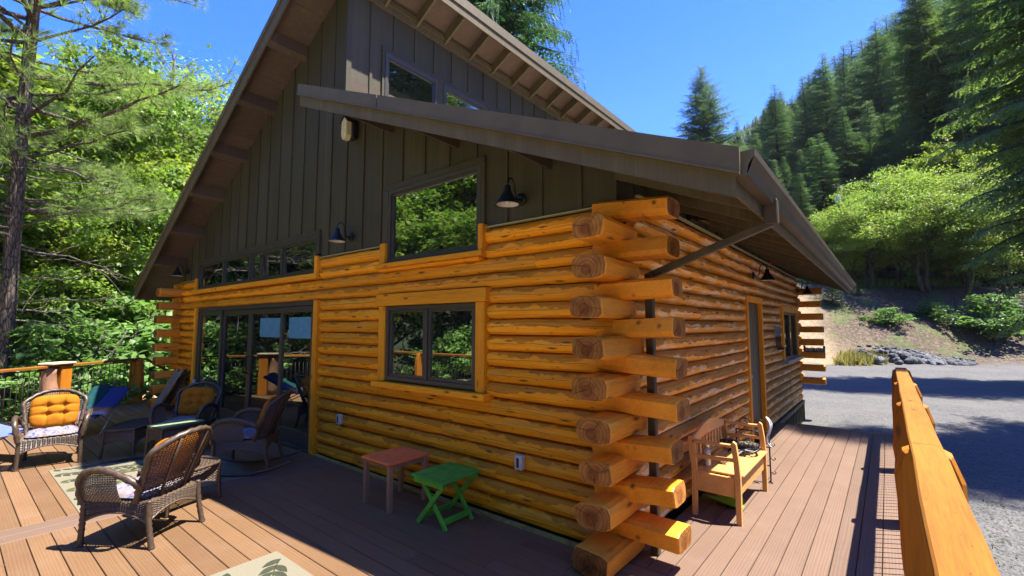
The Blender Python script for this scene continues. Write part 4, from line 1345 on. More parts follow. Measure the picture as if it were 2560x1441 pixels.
# ------------------------------------------------------------------ rugs
m = N('cream_rug_weave')
v = m.coord('Object')
wv = m.noise(v, 130, 3)
c_ = m.mix(m.ramp(wv, [(0.3, 0.0), (0.7, 1.0)]), (0.135, 0.12, 0.082), (0.18, 0.165, 0.12))
m.set(c_, 0.9, 0, 0.1); m.bump(wv, 0.5, 0.003)
M['rug'] = m.mat
M['rug_leaf'] = simple('olive_leaf_print', (0.05, 0.056, 0.016), 0.9, 0, 0.35, 60)
M['rug_leaf2'] = simple('dark_leaf_print', (0.026, 0.03, 0.014), 0.9, 0, 0.35, 60)
def rug(label, x0, x1, y0, y1, seed, stems):
    cx, cy = (x0 + x1) / 2, (y0 + y1) / 2
    t = thing('rug', label, 'rug', (cx, cy, 0))
    hx, hy = (x1 - x0) / 2, (y1 - y0) / 2
    b = MB(); b.bbox(-hx, hx, -hy, hy, 0.0005, 0.007, 0.002); b.build('rug_mat', M['rug'], t)
    rnd = random.Random(seed)
    prints = [MB(), MB(), MB()]
    def leaf(px, py, an, L, W_, k):
        pts = []
        n = 7
        for i in range(n + 1):
            s = i / n; pts.append((s * L, W_ * sin(pi * s ** 0.8) * (1 if i < n else 0)))
        out = pts + [(x, -y) for x, y in reversed(pts[1:-1])]
        c, s_ = cos(an), sin(an)
        vs = [(px + c * x - s_ * y, py + s_ * x + c * y, 0.0082) for x, y in out]
        if all(abs(q[0]) < hx - .01 and abs(q[1]) < hy - .01 for q in vs):
            prints[k].add(vs, [tuple(range(len(vs)))])
    for (sx, sy, an, L, scale) in stems:
        n = int(L / (0.075 * scale))
        px, py = sx, sy
        pl = []
        for i in range(n):
            a2 = an + 0.35 * sin(i * 0.35)
            pl.append((px, py))
            ll = (0.17 - 0.05 * abs(2 * i / n - 1)) * scale
            kk = 0 if rnd.random() < 0.55 else 1
            leaf(px, py, a2 + 0.75 + rnd.uniform(-.12, .12), ll, 0.024 * scale * rnd.uniform(.8, 1.25), kk)
            leaf(px, py, a2 - 0.75 + rnd.uniform(-.12, .12), ll, 0.024 * scale * rnd.uniform(.8, 1.25), kk)
            px += cos(a2) * 0.075 * scale; py += sin(a2) * 0.075 * scale
        leaf(px, py, an, 0.15 * scale, 0.022 * scale, 0)
        for (ax, ay), (bx, by) in zip(pl[:-1], pl[1:]):
            d = Vector((bx - ax, by - ay)); 
            if d.length < 1e-6: continue
            q = Vector((-d.y, d.x)).normalized() * 0.004 * scale
            vs = [(ax + q.x, ay + q.y, .0078), (ax - q.x, ay - q.y, .0078), (bx - q.x, by - q.y, .0078), (bx + q.x, by + q.y, .0078)]
            if all(abs(z_[0]) < hx - .01 and abs(z_[1]) < hy - .01 for z_ in vs): prints[2].add(vs, [(0, 1, 2, 3)])
    for p, mt in zip(prints, ('rug_leaf', 'rug_leaf2', 'rug_leaf2')):
        if p.v: p.build('leaf_print', M[mt], t, fix=False)['kind'] = 'stuff'
    return t
rug('large cream leaf-patterned rug lying between the wicker chairs', -6.23, -4.17, -2.39, -0.86, 2,
    [(-1.0, -0.72, 1.2, 1.1, 1.0), (-0.72, -0.74, 1.0, 1.4, 1.0), (-0.35, -0.74, 1.25, 1.3, 1.0), (0.05, -0.74, 1.1, 1.3, 1.0), (0.45, -0.74, 1.3, 1.3, 1.0), (0.8, -0.74, 1.2, 1.2, 1.0), (-1.0, -0.3, 0.9, 0.9, 1.0), (-1.0, 0.2, 0.8, 0.6, 1.0), (0.95, -0.2, 1.9, 0.8, 1.0)])
rug('corner of a second cream rug with green leaf sprays at the sunny deck edge', -2.08, -0.55, -3.9, -1.565, 5,
    [(-0.62, 1.13, -0.72, 1.9, 1.25), (-0.70, 0.80, -1.2, 1.5, 1.2), (0.1, 1.12, -1.0, 1.8, 1.25), (0.45, 1.0, -1.5, 1.8, 1.2), (-0.6, 0.1, -1.0, 1.2, 1.2), (-0.2, 0.2, -1.5, 1.2, 1.2)])

# ------------------------------------------------------------------ orange and green side tables
M['orange_paint'] = simple('coral_orange_paint', (0.80, 0.175, 0.04), 0.6, 0, 0.15, 8)
M['green_paint'] = simple('leaf_green_paint', (0.045, 0.29, 0.03), 0.6, 0, 0.25, 9)
M['green_paint2'] = simple('bright_green_paint', (0.085, 0.36, 0.03), 0.5, 0, 0.2, 9)
t = thing('slatted_side_table', 'small coral orange slatted side table against the log wall', 'side table', (-2.22, -0.355, 0))
hx, hy, h = 0.225, 0.255, 0.455
for q in ((-hx, hx, -hy, -hy + .062), (-hx, hx, hy - .062, hy)):
    b = MB(); b.bbox(q[0], q[1], q[2], q[3], h - .022, h, .006); b.build('frame_rail', M['orange_paint'], t)
for q in ((-hx, -hx + .055), (hx - .055, hx)):
    b = MB(); b.bbox(q[0], q[1], -hy + .063, hy - .063, h - .022, h - .0004, .004); b.build('frame_rail', M['orange_paint'], t)
for i in range(6):
    y = -hy + .064 + i * 0.0636
    b = MB(); b.bbox(-hx + .056, hx - .056, y + .004, y + .0596, h - .020, h - .003, .003); b.build('slat', M['orange_paint'], t)
for q in ((-hx + .02, hx - .02, -hy + .03, -hy + .05), (-hx + .02, hx - .02, hy - .05, hy - .03)):
    b = MB(); b.box(q[0], q[1], q[2], q[3], h - .065, h - .023); b.build('apron_rail', M['teak'], t)
for sx in (-1, 1):
    b = MB(); b.box(sx * (hx - .03) - .01, sx * (hx - .03) + .01, -hy + .051, hy - .051, h - .064, h - .0235); b.build('apron_rail', M['teak'], t)
    for sy in (-1, 1):
        b = MB(); cx, cy = sx * (hx - .035), sy * (hy - .045)
        b.beam((cx, cy, h - .023), (cx, cy, 0.0), 0.045, 0.045, up=(1, 0, 0), bev=.004); b.build('leg', M['teak'], t)
t = thing('folding_side_table', 'green slatted folding table with crossed legs below the outlet box', 'side table', (-1.50, -0.345, 0))
hx, hy, h = 0.215, 0.235, 0.42
for i in range(7):
    x = -hx + i * 0.0616
    b = MB(); b.bbox(x, x + .055, -hy, hy, h - .018, h, .003); b.build('slat', M['green_paint'], t)
for sy in (-1, 1):
    b = MB(); b.bbox(-hx + .02, hx - .03, sy * (hy - .03) - .011, sy * (hy - .03) + .011, h - .068, h - .019, .003); b.build('apron_rail', M['green_paint2'], t)
    b = MB(); b.beam((-0.165, sy * 0.182, 0.0), (0.175, sy * 0.182, h - .03), 0.02, 0.042, bev=.003); b.build('leg', M['green_paint2'], t)
    b = MB(); b.beam((0.175, sy * 0.158, 0.0), (-0.165, sy * 0.158, h - .03), 0.02, 0.042, bev=.003); b.build('leg', M['green_paint2'], t)
b = MB(); b.bbox(0.125, 0.145, -0.147, 0.147, 0.035, 0.085, .003); b.build('stretcher', M['green_paint2'], t)
b = MB(); b.bbox(-0.135, -0.115, -0.17, 0.17, 0.035, 0.075, .003); b.build('stretcher', M['green_paint2'], t)

# ------------------------------------------------------------------ garden bench by the side wall
t = thing('garden_bench', 'oiled wooden storage bench with slatted arched back against the side wall', 'bench', (0.38, 1.745, 0))
def bx(name, x0, x1, y0, y1, z0, z1, mat='bench', bev=.005):
    b = MB(); b.bbox(x0, x1, y0, y1, z0, z1, bev); return b.build(name, M[mat], t)
HY = 0.565
for s_ in (-1, 1):
    y = s_ * (HY - .022)
    b = MB()
    pr = [(0.172, 0.0), (0.215, 0.0), (0.218, 0.40), (0.208, 0.55), (0.19, 0.69), (0.165, 0.71), (0.148, 0.69), (0.165, 0.52), (0.170, 0.40)]
    b.prism(pr, 'y', y - .022, y + .022); b.build('leg', M['bench_z'], t)
    b = MB()
    pr = [(-0.205, 0.0), (-0.165, 0.0), (-0.155, 0.42), (-0.165, 0.62), (-0.175, 0.705), (-0.225, 0.705), (-0.222, 0.60), (-0.20, 0.42)]
    b.prism(pr, 'y', y - .021, y + .021); b.build('leg', M['bench_z'], t)
    b = MB(); b.beam((-0.19, y, 0.665), (0.165, y, 0.668), 0.042, 0.026, bev=.004); b.build('armrest', M['bench'], t)
    b = MB(); b.beam((-0.17, y, 0.535), (0.175, y, 0.545), 0.022, 0.032, bev=.003); b.build('side_rail', M['bench'], t)
    bx('side_panel', -0.163, 0.168, y - .010, y + .010, 0.225, 0.395)
bx('front_panel', 0.176, 0.194, -HY + .046, HY - .046, 0.225, 0.392)
bx('back_panel', -0.190, -0.172, -HY + .046, HY - .046, 0.225, 0.392)
bx('seat_board', -0.16, -0.055, -HY + .045, HY - .045, 0.400, 0.420)
bx('seat_board', -0.051, 0.235, -HY + .045, HY - .045, 0.400, 0.420)
b = MB()
n = 16
lo = [(-HY + .045 + (2 * HY - .09) * i / n, 0.635 + 0.02 * sin(pi * i / n)) for i in range(n + 1)]
hi = [(y, 0.70 + 0.085 * sin(pi * i / n) ** 1.4) for i, (y, z) in enumerate(lo)]
b.prism(lo + hi[::-1], 'x', -0.212, -0.186); b.build('back_rail', M['bench'], t)
bx('back_rail', -0.205, -0.183, -HY + .045, HY - .045, 0.44, 0.475)
for i in range(9):
    y = -0.40 + i * 0.10
    bx('back_slat', -0.204, -0.190, y - .016, y + .016, 0.476, 0.645, 'bench_z', .002)
# things left on the bench
t = thing('spray_can', 'white and grey spray can standing on the bench seat', 'can', (0.275, 1.335, 0.421))
b = MB(); b.lathe([(0, 0), (0.031, 0), (0.033, 0.006), (0.033, 0.15), (0.026, 0.165), (0.012, 0.172)], 16)
b.build('can_body', simple('can_label_print', (0.42, 0.42, 0.38), 0.35, 0.2, 0.55, 26), t)
b = MB(); b.lathe([(0.012, 0.171), (0.024, 0.173), (0.024, 0.215), (0.02, 0.222), (0, 0.222)], 14); b.build('can_cap', M['steel'], t)
t = thing('driftwood_log', 'rough brown driftwood log lying across the bench arms end', 'wood', (0.39, 2.10, 0.475), R(8))
b = MB(); b.tube([(-0.19, 0, 0.0), (-0.1, 0.01, 0.012), (0, 0, 0.0), (0.09, -0.01, 0.008), (0.17, 0.0, 0.0)], [0.042, 0.05, 0.046, 0.05, 0.042], 9); b.build('wood', M['bark'], t)
b = MB(); b.tube([(0.02, 0.02, 0.03), (0.06, 0.05, 0.08), (0.10, 0.05, 0.10)], [0.012, 0.01, 0.006], 6); b.build('branch_stub', M['bark'], t)
t = thing('round_metal_tray', 'dark round openwork metal tray leaning on the bench seat', 'tray', (0.44, 2.03, 0.452), 0)
t.rotation_euler = (R(8), R(-14), 0)
b = MB()
b.tube([(0.155 * cos(2 * pi * i / 24), 0.155 * sin(2 * pi * i / 24), 0) for i in range(25)], 0.012, 6)
b.build('tray_rim', M['black'], t)
for k in range(10):
    b = MB(); a = 2 * pi * k / 10; b.beam((0.03 * cos(a), 0.03 * sin(a), 0), (0.15 * cos(a), 0.15 * sin(a), 0), 0.022, 0.006); b.build('tray_spoke', M['steel'] if k % 2 else M['black'], t)
b = MB(); b.lathe([(0, 0.006), (0.035, 0.006), (0.035, -0.006), (0, -0.006)], 12); b.build('tray_hub', M['black'], t)
def rock_mesh(seed, sx=1, sy=1, sz=0.7, sub=2):
    bm = bmesh.new(); bmesh.ops.create_icosphere(bm, subdivisions=sub, radius=1)
    for p in bm.verts:
        n_ = mnoise.noise(p.co * 1.3 + Vector((seed * 9.1, 0, 0))); n2 = mnoise.cell(p.co * 1.6 + Vector((seed * 5, 3, 1)))
        k = 1 + 0.35 * n_ + 0.10 * n2
        p.co = Vector((p.co.x * k * sx, p.co.y * k * sy, p.co.z * k * sz))
    me = bpy.data.meshes.new('stone'); bm.to_mesh(me); bm.free(); return me
def stone_mat(name, a, b_):
    m = N(name); v = m.coord('Object', (1, 1, 1), rnd=20.0)
    n1 = m.noise(v, 2.5, 6, .65)
    m.set(m.hsv(m.mix(m.ramp(n1, [(0.35, 0.0), (0.65, 1.0)]), a, b_), 0.5, 1.0, m.rand(.6, 1.35)), 0.8, 0, 0.3); m.bump(n1, .6, .05); return m.mat
M['stone'] = stone_mat('grey_field_stone', (0.040, 0.043, 0.048), (0.115, 0.12, 0.128))
M['stone_tan'] = stone_mat('tan_stone', (0.25, 0.19, 0.13), (0.46, 0.38, 0.28))
me = rock_mesh(31, .045, .035, .025); me.materials.append(M['stone_tan'])
tag(link('mineral_rock', me, None, (0.37, 1.50, 0.443)), 'small pale rough rock on the bench seat beside the can', 'rock')
t = thing('dustpan', 'bright lime green dustpan lying on the boards under the bench', 'dustpan', (0.34, 1.62, 0.003), R(100))
M['lime'] = simple('lime_green_plastic', (0.16, 0.36, 0.012), 0.4)
b = MB()
b.sheet(lambda u, v: ((u - .5) * 0.26 * (1 - .25 * v), -0.17 + 0.24 * v, 0.006 + 0.03 * abs(2 * u - 1) ** 6 + 0.028 * v * v), 12, 6); b.build('pan', M['lime'], t)
b = MB(); b.tube([(0, 0.06, 0.038), (0, 0.13, 0.045), (0, 0.20, 0.04)], [0.02, 0.016, 0.02], 8, flat=.7); b.build('handle', M['lime'], t)
# wrought-iron stand and pale hose behind the bench
t = thing('iron_plant_stand', 'black wrought iron scroll stand beyond the bench', 'plant stand', (0.40, 2.62, 0))
def scroll(c, r, a0, a1, n=22):
    return [(c[0] + r * (1 - 0.6 * i / n) * cos(a0 + (a1 - a0) * i / n), c[1], c[2] + r * (1 - 0.6 * i / n) * sin(a0 + (a1 - a0) * i / n)) for i in range(n + 1)]
for x in (-0.17, 0.17):
    b = MB(); b.tube([(x, 0, 0), (x, 0, 0.55)], 0.008, 6); b.build('upright', M['black'], t)
    b = MB(); b.tube([(x - .02, 0.03, 0.0), (x, 0, 0.02), (x + .02, -0.03, 0.0)], 0.008, 6); b.build('foot', M['black'], t)
for z in (0.18, 0.38, 0.54):
    b = MB(); b.tube([(-0.17, 0, z), (0.17, 0, z)], 0.007, 6); b.build('crossbar', M['black'], t)
for x, z, a0, a1 in ((-.08, .69, 0, 8), (.08, .69, pi, pi - 8), (-.08, .30, 1, 8), (.08, .30, 2, -6), (-.1, .50, 0, 7), (.1, .50, pi, pi - 7)):
    b = MB(); b.tube(scroll((x, 0, z - .07), 0.062, a0, a1), 0.005, 5); b.build('scroll', M['black'], t)
for z in (0.12, 0.27, 0.42):
    b = MB(); b.tube([(0.17, 0, z), (0.21, -.02, z - .02), (0.23, -.03, z), (0.22, -.03, z + .02)], 0.005, 5); b.build('hook', M['black'], t)
b = MB()
b.tube([(0.575 + .02 * sin(3 * a), 2.60 + 0.05 * cos(a), 0.55 + 0.16 * sin(a)) for a in [i * 0.33 for i in range(22)]], 0.011, 7)
tag(b.build('garden_hose', simple('pale_hose', (0.55, 0.56, 0.6), .35)), 'loop of pale grey hose hung on the iron stand', 'hose')

# ------------------------------------------------------------------ loungers and folded chairs by the far railing
M['blue_cloth'] = simple('light_blue_cloth', (0.085, 0.12, 0.30), 0.8, 0, .15, 12)
M['lav_cloth'] = simple('lavender_cloth', (0.13, 0.12, 0.25), 0.8, 0, .15, 12)
M['teal'] = simple('teal_towel', (0.007, 0.040, 0.045), 0.95, 0, .25, 20, .1, .5)
m = N('printed_beach_towel')
v = m.coord('Object'); gx = m.n('ShaderNodeSeparateXYZ'); m.put(gx.inputs[0], v)
nz = m.noise(v, 5, 4, .6)
g = m.math('ADD', gx.outputs[0], m.math('MULTIPLY', nz, 0.35))
m.set(m.ramp(g, [(0.05, (0.03, 0.045, 0.15)), (0.26, (0.05, 0.06, 0.16)), (0.32, (0.40, 0.10, 0.03)), (0.45, (0.42, 0.24, 0.18)), (0.55, (0.40, 0.38, 0.40)), (0.72, (0.30, 0.12, 0.1)), (0.86, (0.07, 0.08, 0.24))]), 0.95, 0, .1)
m.bump(m.noise(v, 90, 3), .4, .004)
M['towel'] = m.mat
def lounger(label, loc, rz, seat_mat, towels, tilt, sc=1.0):
    t = thing('folding_lounge_chair', label, 'lounge chair', loc, rz)
    t.scale = (sc, sc, sc)
    # local: head at -x, foot at +x
    def P(u): # side profile from the head to the foot end
        return Vector((-0.72 + 1.42 * u, 0, 0.36 + tilt * (1 - u) ** 1.5 - 0.03 * sin(pi * u)))
    b = MB(); b.sheet(lambda u, v: P(u) + Vector((0, (v - .5) * 0.56, -0.02 * sin(pi * v))), 14, 6)
    b.sheet(lambda u, v: P(u) + Vector((0, (v - .5) * 0.56, -0.02 * sin(pi * v) - .006)), 14, 6); b.build('sling_seat', seat_mat, t)
    for s_ in (-1, 1):
        b = MB(); b.tube([P(i / 12) + Vector((0, s_ * 0.29, 0)) for i in range(13)], 0.014, 7); b.build('side_tube', M['black'], t)
        b = MB(); b.tube([(0.45, s_ * 0.30, 0.35), (-0.35, s_ * 0.30, 0.0)], 0.012, 7); b.build('leg', M['steel'], t)
        b = MB(); b.tube([(-0.40, s_ * 0.31, 0.36 + tilt * .6), (0.50, s_ * 0.31, 0.0)], 0.012, 7); b.build('leg', M['steel'], t)
    for i, (mat, y0, y1, u0, u1, name) in enumerate(towels):
        b = MB()
        b.sheet(lambda u, v: P(u0 + (u1 - u0) * u) + Vector((-.01, y0 + (y1 - y0) * v, 0.022 + .012 * i - 0.05 * max(0, abs(2 * v - 1) - .8) * 5 + 0.014 * mnoise.noise(Vector((u * 5, v * 4, i * 7))))), 22, 12)
        o = b.build(name, mat); o.parent = None
        o.location = loc; o.rotation_euler = (0, 0, rz); o.scale = (sc, sc, sc)
        tag(o, *(('dark teal towel draped over the reclined lounge chair', 'towel') if i == 0 else ('blue and orange printed beach towel on the reclined lounge chair', 'towel')))
    return t
lounger('reclined folding lounge chair covered in towels by the railing corner', (-8.70, -1.62, 0), R(-30), M['lav_cloth'],
        [(M['teal'], -0.36, 0.02, -0.05, 0.60, 'beach_towel'), (M['towel'], -0.02, 0.34, 0.02, 0.90, 'beach_towel')], 0.40, 0.82)
lounger('light blue folding lounge chair cut by the picture edge', (-7.72, -3.02, 0), R(30), M['blue_cloth'], [], 0.30)
M['grey_cloth'] = simple('faded_grey_webbing', (0.16, 0.17, 0.16), 0.85, 0, .25, 20)
for i, lab in enumerate(('folded camp chair with grey webbing leaning on the far log corner', 'black folded camp chair behind the grey one at the far log corner')):
    t = thing('folded_camp_chair', lab, 'folding chair', (-9.72 + 0.20 * i, -0.26 + 0.09 * i, 0))
    mt = M['steel'] if i == 0 else M['black']
    for s_ in (-1, 1):
        q = MB(); q.tube([(-0.36 + s_ * 0.17, -0.22, 0.0), (-0.13 + s_ * 0.17, 0.12, 0.80), (-0.10 + s_ * 0.12, 0.135, 0.84)], 0.012, 7); q.build('side_tube', mt, t)
    q = MB()
    for o_ in (-.012, .006):
        q.sheet(lambda u, v: (-0.345 + 0.215 * u + (v - .5) * 0.32, -0.20 + 0.32 * u + o_, 0.06 + 0.74 * u), 6, 4)
    q.build('webbing', M['grey_cloth'] if i == 0 else M['black'], t)

# ------------------------------------------------------------------ lamps and small fittings on the walls
def gooseneck(label, loc, rz):
    t = thing('barn_light', label, 'wall lamp', loc, rz, 'black gooseneck wall lamps')
    b = MB(); b.lathe([(0, 0), (0.058, 0), (0.058, 0.012), (0.045, 0.022), (0, 0.024)], 18, 0, Matrix.Rotation(R(90), 4, 'X')); b.build('wall_plate', M['black'], t)
    b = MB(); b.tube([(0, -.02, 0), (0, -.055, -.012), (0, -.085, 0.0), (0, -.095, .05), (0, -.10, .11), (0, -.118, .152), (0, -.15, .168), (0, -.182, .152), (0, -.197, .115), (0, -.20, .085)], 0.0085, 8); b.build('gooseneck_arm', M['black'], t)
    T = Matrix.Translation((0, -.20, 0))
    b = MB(); b.lathe([(0.0, .092), (0.022, .088), (0.030, .075), (0.034, .03), (0.048, .008), (0.080, -.045), (0.108, -.082), (0.110, -.090), (0.104, -.088)], 22, 0, T); b.build('lamp_shade', M['black'], t)
    b = MB(); b.lathe([(0.102, -.0865), (0.078, -.050), (0.046, .003), (0.03, .02), (0, .02)], 22, 0, T); b.build('shade_lining', M['shade_in'], t)
    b = MB(); b.lathe([(0, -.085), (0.018, -.08), (0.026, -.06), (0.022, -.035), (0.012, -.01), (0.012, .018)], 12, 0, T); b.build('bulb', M['bulb'], t)
    return t
L1 = gooseneck('black barn lamp on the olive siding above the small paned window end', (-0.905, 0.0, 2.90), 0)
L1['label'] = 'black barn lamp on olive siding between picture window and log corner'
for lab, loc, rz in (('black barn lamp beside the transom over the sliding doors', (-3.735, 0.0, 2.90), 0),
                     ('black barn lamp under the low eave at the far log corner', (-10.12, 0.0, 2.90), 0),
                     ('black barn lamp on the shaded side wall above the door', (0.075, 4.62, 2.52), R(90)),
                     ('black barn lamp at the far end of the side wall', (0.075, 9.18, 2.56), R(90))):
    c = copy_tree(L1); c['label'] = lab; c.location = loc; c.rotation_euler = (0, 0, rz)
t = thing('flood_light', 'cream lensed flood light high on the siding below the lower roof end', 'wall lamp', (-3.74, 0.0, 4.33))
b = MB(); b.bbox(-0.07, 0.09, -0.06, 0.003, -0.13, 0.12, .01); b.build('lamp_housing', M['black'], t)
b = MB()
pr = [(-0.075, -0.09), (-0.03, -0.145), (0.03, -0.145), (0.075, -0.09), (0.075, 0.10), (0.0, 0.15), (-0.075, 0.10)]
b.prism([(x * .8 - .02, z) for x, z in pr], 'y', -0.135, -0.062); b.build('lamp_lens', M['lens'], t)
b = MB(); b.prism([(-.10, .08), (-.02, .165), (.07, .08), (.07, .10), (-.02, .185), (-.10, .10)], 'y', -0.15, -.02); b.build('lamp_hood', M['black'], t)
t = thing('strobe_light', 'red alarm strobe under the side eave', 'alarm light', (0.072, 6.06, 2.93))
b = MB(); b.bbox(-.003, 0.03, -0.06, 0.06, -0.07, 0.07, .006); b.build('strobe_base', M['red'], t)
b = MB(); b.bbox(0.031, 0.075, -0.045, 0.045, -0.055, 0.055, .018); b.build('strobe_lens', M['red'], t)
for x, z, lab in ((-3.80, 0.555, 'grey weatherproof outlet box low on the logs beside the sliding door trim'), (-0.893, 0.548, 'grey weatherproof outlet box low on the logs near the projecting corner'), (-9.25, 0.60, 'grey outlet box on the logs left of the folded doors')):
    t = thing('outlet_box', lab if x > -9 else 'grey outlet box beside the folded camp chairs', 'outlet', (x, -0.026, z), 0, 'outlet boxes on the front wall')
    b = MB(); b.bbox(-.040, .040, -.048, .006, -.062, .062, .007); b.build('cover', M['white_plastic'], t)
    b = MB(); b.bbox(-.014, .014, -.0505, -.0475, -.040, .040, .001); b.build('slot', M['slot'], t)
t = thing('hook_rack', 'row of thin black iron hooks hanging on the side wall logs past the door', 'hook rack', (0.075, 6.45, 1.5))
for k in range(5):
    y = -0.22 + 0.11 * k
    b = MB(); b.tube([(0.01, y, 0.22), (0.015, y, -0.10), (0.02, y + .03, -.17), (0.05, y + .05, -.20), (0.07, y, -.185), (0.06, y - .05, -.16)], 0.008, 5); b.build('hook', M['black'], t)
    b = MB(); b.bbox(0.0, 0.012, y - .022, y + .022, 0.05, 0.24, .003); b.build('hook_plate', M['steel'], t)
t = thing('hanging_sign', 'small black metal sign lettered LAND TRUST hung between far log ends', 'sign', (0.33, 9.40, 1.21))
b = MB(); b.bbox(-0.21, 0.21, -.006, .006, -0.07, 0.02, .002); b.build('sign_plate', M['black'], t)
for x in (-0.19, 0.19):
    b = MB(); b.bbox(x - .022, x + .022, -.006, .006, 0.021, 0.075, .002); b.build('sign_bracket', M['black'], t)
b = MB(); b.tube([(-0.19 + 0.38 * i / 16, -.008, 0.022 + 0.012 * sin(i * 1.2)) for i in range(17)], 0.006, 5); b.build('sign_scroll', M['stone_tan'], t)
fc = bpy.data.curves.new('lettering', 'FONT'); fc.body = 'LAND TRUST'; fc.size = 0.075; fc.extrude = 0.002; fc.align_x = 'CENTER'; fc.align_y = 'CENTER'
fc.materials.append(simple('pale_lettering', (0.6, 0.58, 0.5), .6))
lo_ = link('lettering_source', fc)
me = bpy.data.meshes.new_from_object(lo_)
bpy.data.objects.remove(lo_)
link('lettering', me, t, (0, -.009, -0.028), (R(90), 0, 0))
# ------------------------------------------------------------------ vegetation
def norm(a):
    return a / np.maximum(1e-9, np.linalg.norm(a, axis=-1, keepdims=True))

def scatter(name, mat, tv, tf, Cn, Dn, Un, S):
    """one mesh holding many small leaf-sized pieces: template tv/tf at each centre, along D, facing U"""
    tv = np.asarray(tv, float)
    Cn, Dn, Un = np.asarray(Cn, float), norm(np.asarray(Dn, float)), np.asarray(Un, float)
    side = norm(np.cross(Dn, Un)); up = np.cross(side, Dn)
    S = np.asarray(S, float)
    if S.ndim == 1: S = np.stack([S, S, S], 1)
    V = (Cn[:, None] + Dn[:, None] * (tv[None, :, 0:1] * S[:, None, 0:1]) + side[:, None] * (tv[None, :, 1:2] * S[:, None, 1:2]) + up[:, None] * (tv[None, :, 2:3] * S[:, None, 2:3]))
    n, k = V.shape[:2]
    tf = np.asarray(tf, int)
    F = (tf[None] + (np.arange(n) * k)[:, None, None]).reshape(-1, tf.shape[1])
    me = bpy.data.meshes.new(name)
    me.vertices.add(n * k); me.vertices.foreach_set('co', V.reshape(-1))
    me.loops.add(F.size); me.loops.foreach_set('vertex_index', F.reshape(-1).astype(np.int32))
    me.polygons.add(len(F)); me.polygons.foreach_set('loop_start', (np.arange(len(F)) * F.shape[1]).astype(np.int32))
    me.polygons.foreach_set('loop_total', np.full(len(F), F.shape[1], np.int32))
    me.update(calc_edges=True)
    me.materials.append(mat)
    return me

LEAF_V = [(0, 0, 0), (.35, .30, .05), (.62, .22, .02), (1, 0, -.10), (.62, -.22, .02), (.35, -.30, .05), (.5, 0, -.04)]
LEAF_F = [(0, 1, 6), (1, 2, 6), (2, 3, 6), (0, 6, 5), (5, 6, 4), (4, 6, 3)]
DIA_V = [(0, 0, 0), (.45, .34, .06), (1, 0, -.08), (.45, -.34, .06)]
DIA_F = [(0, 1, 3), (1, 2, 3)]
MAP_V = [(0, 0, 0), (.30, .12, 0), (.22, .50, -.04), (.55, .26, .03), (1, 0, -.10), (.55, -.26, .03), (.22, -.50, -.04), (.30, -.12, 0)]
MAP_F = [(0, 1, 7), (1, 2, 3), (1, 3, 4), (1, 4, 7), (7, 4, 5), (7, 5, 6)]
def spray_t(k=4, w_=.22):
    v, f = [], []
    for i in range(k):
        a = i / k
        ww = w_ * (1 - 0.55 * i / k) * (0.75 if i == 0 else 1)
        for s_ in (-1, 1):
            b = len(v)
            v += [(a, 0, -.10 * a * a), (a + .17, 0, -.1 * (a + .17) ** 2), (a + .26, s_ * ww, -.1 * (a + .26) ** 2 - .03)]
            f.append((b, b + 1, b + 2))
    b = len(v); v += [(.86, .03, -.08), (1.06, 0, -.12), (.86, -.03, -.08)]; f.append((b, b + 1, b + 2))
    return v, f
SPR_V, SPR_F = spray_t(4)
SPS_V, SPS_F = spray_t(2, .26)

def tuft_t(n, seed, spread=1.05):
    r = random.Random(seed)
    v, f = [], []
    for i in range(n):
        th = r.uniform(0, 2 * pi); ph = spread * math.sqrt(r.random())
        d = Vector((cos(ph), sin(ph) * cos(th), sin(ph) * sin(th)))
        p = d.cross(Vector((r.uniform(-1, 1), r.uniform(-1, 1), r.uniform(-1, 1)))).normalized() * 0.016
        L = r.uniform(.75, 1.05)
        b = len(v)
        v += [tuple(p), tuple(-p), tuple(d * L + Vector((0, 0, -.08 * L)))]
        f.append((b, b + 1, b + 2))
    return v, f

def curve_pts(p0, d, L, n, up0=0.0, droop=0.3, wob=0.05, seed=0):
    out = []
    for i in range(n + 1):
        s = i / n
        w_ = Vector((mnoise.noise(Vector((s * 3, seed, 0))), mnoise.noise(Vector((s * 3, seed, 4))), mnoise.noise(Vector((s * 3, seed, 8))))) * (wob * L * s)
        out.append(Vector(p0) + Vector(d) * (L * s) + Vector((0, 0, L * (up0 * s - droop * s * s))) + w_)
    return out

def trunk_mesh(H, r0, seed, lean=0.02, n=14, sides=10, top=0.02, flare=1.35):
    b = MB()
    pts, rad = [], []
    for i in range(n + 1):
        s = i / n
        pts.append((H * lean * mnoise.noise(Vector((s * 2.2, seed, 0))) * s * 2, H * lean * mnoise.noise(Vector((s * 2.2, seed, 7))) * s * 2, H * s - 0.4 * (i == 0)))
        rad.append((r0 * (1 - s) ** 0.85 + top) * (flare if i == 0 else 1))
    b.tube(pts, rad, sides)
    return b, pts

def trunk_at(pts, z):
    for a, c in zip(pts[:-1], pts[1:]):
        if a[2] <= z <= c[2]:
            t = (z - a[2]) / max(1e-6, c[2] - a[2]); return Vector(a).lerp(Vector(c), t)
    return Vector(pts[-1])

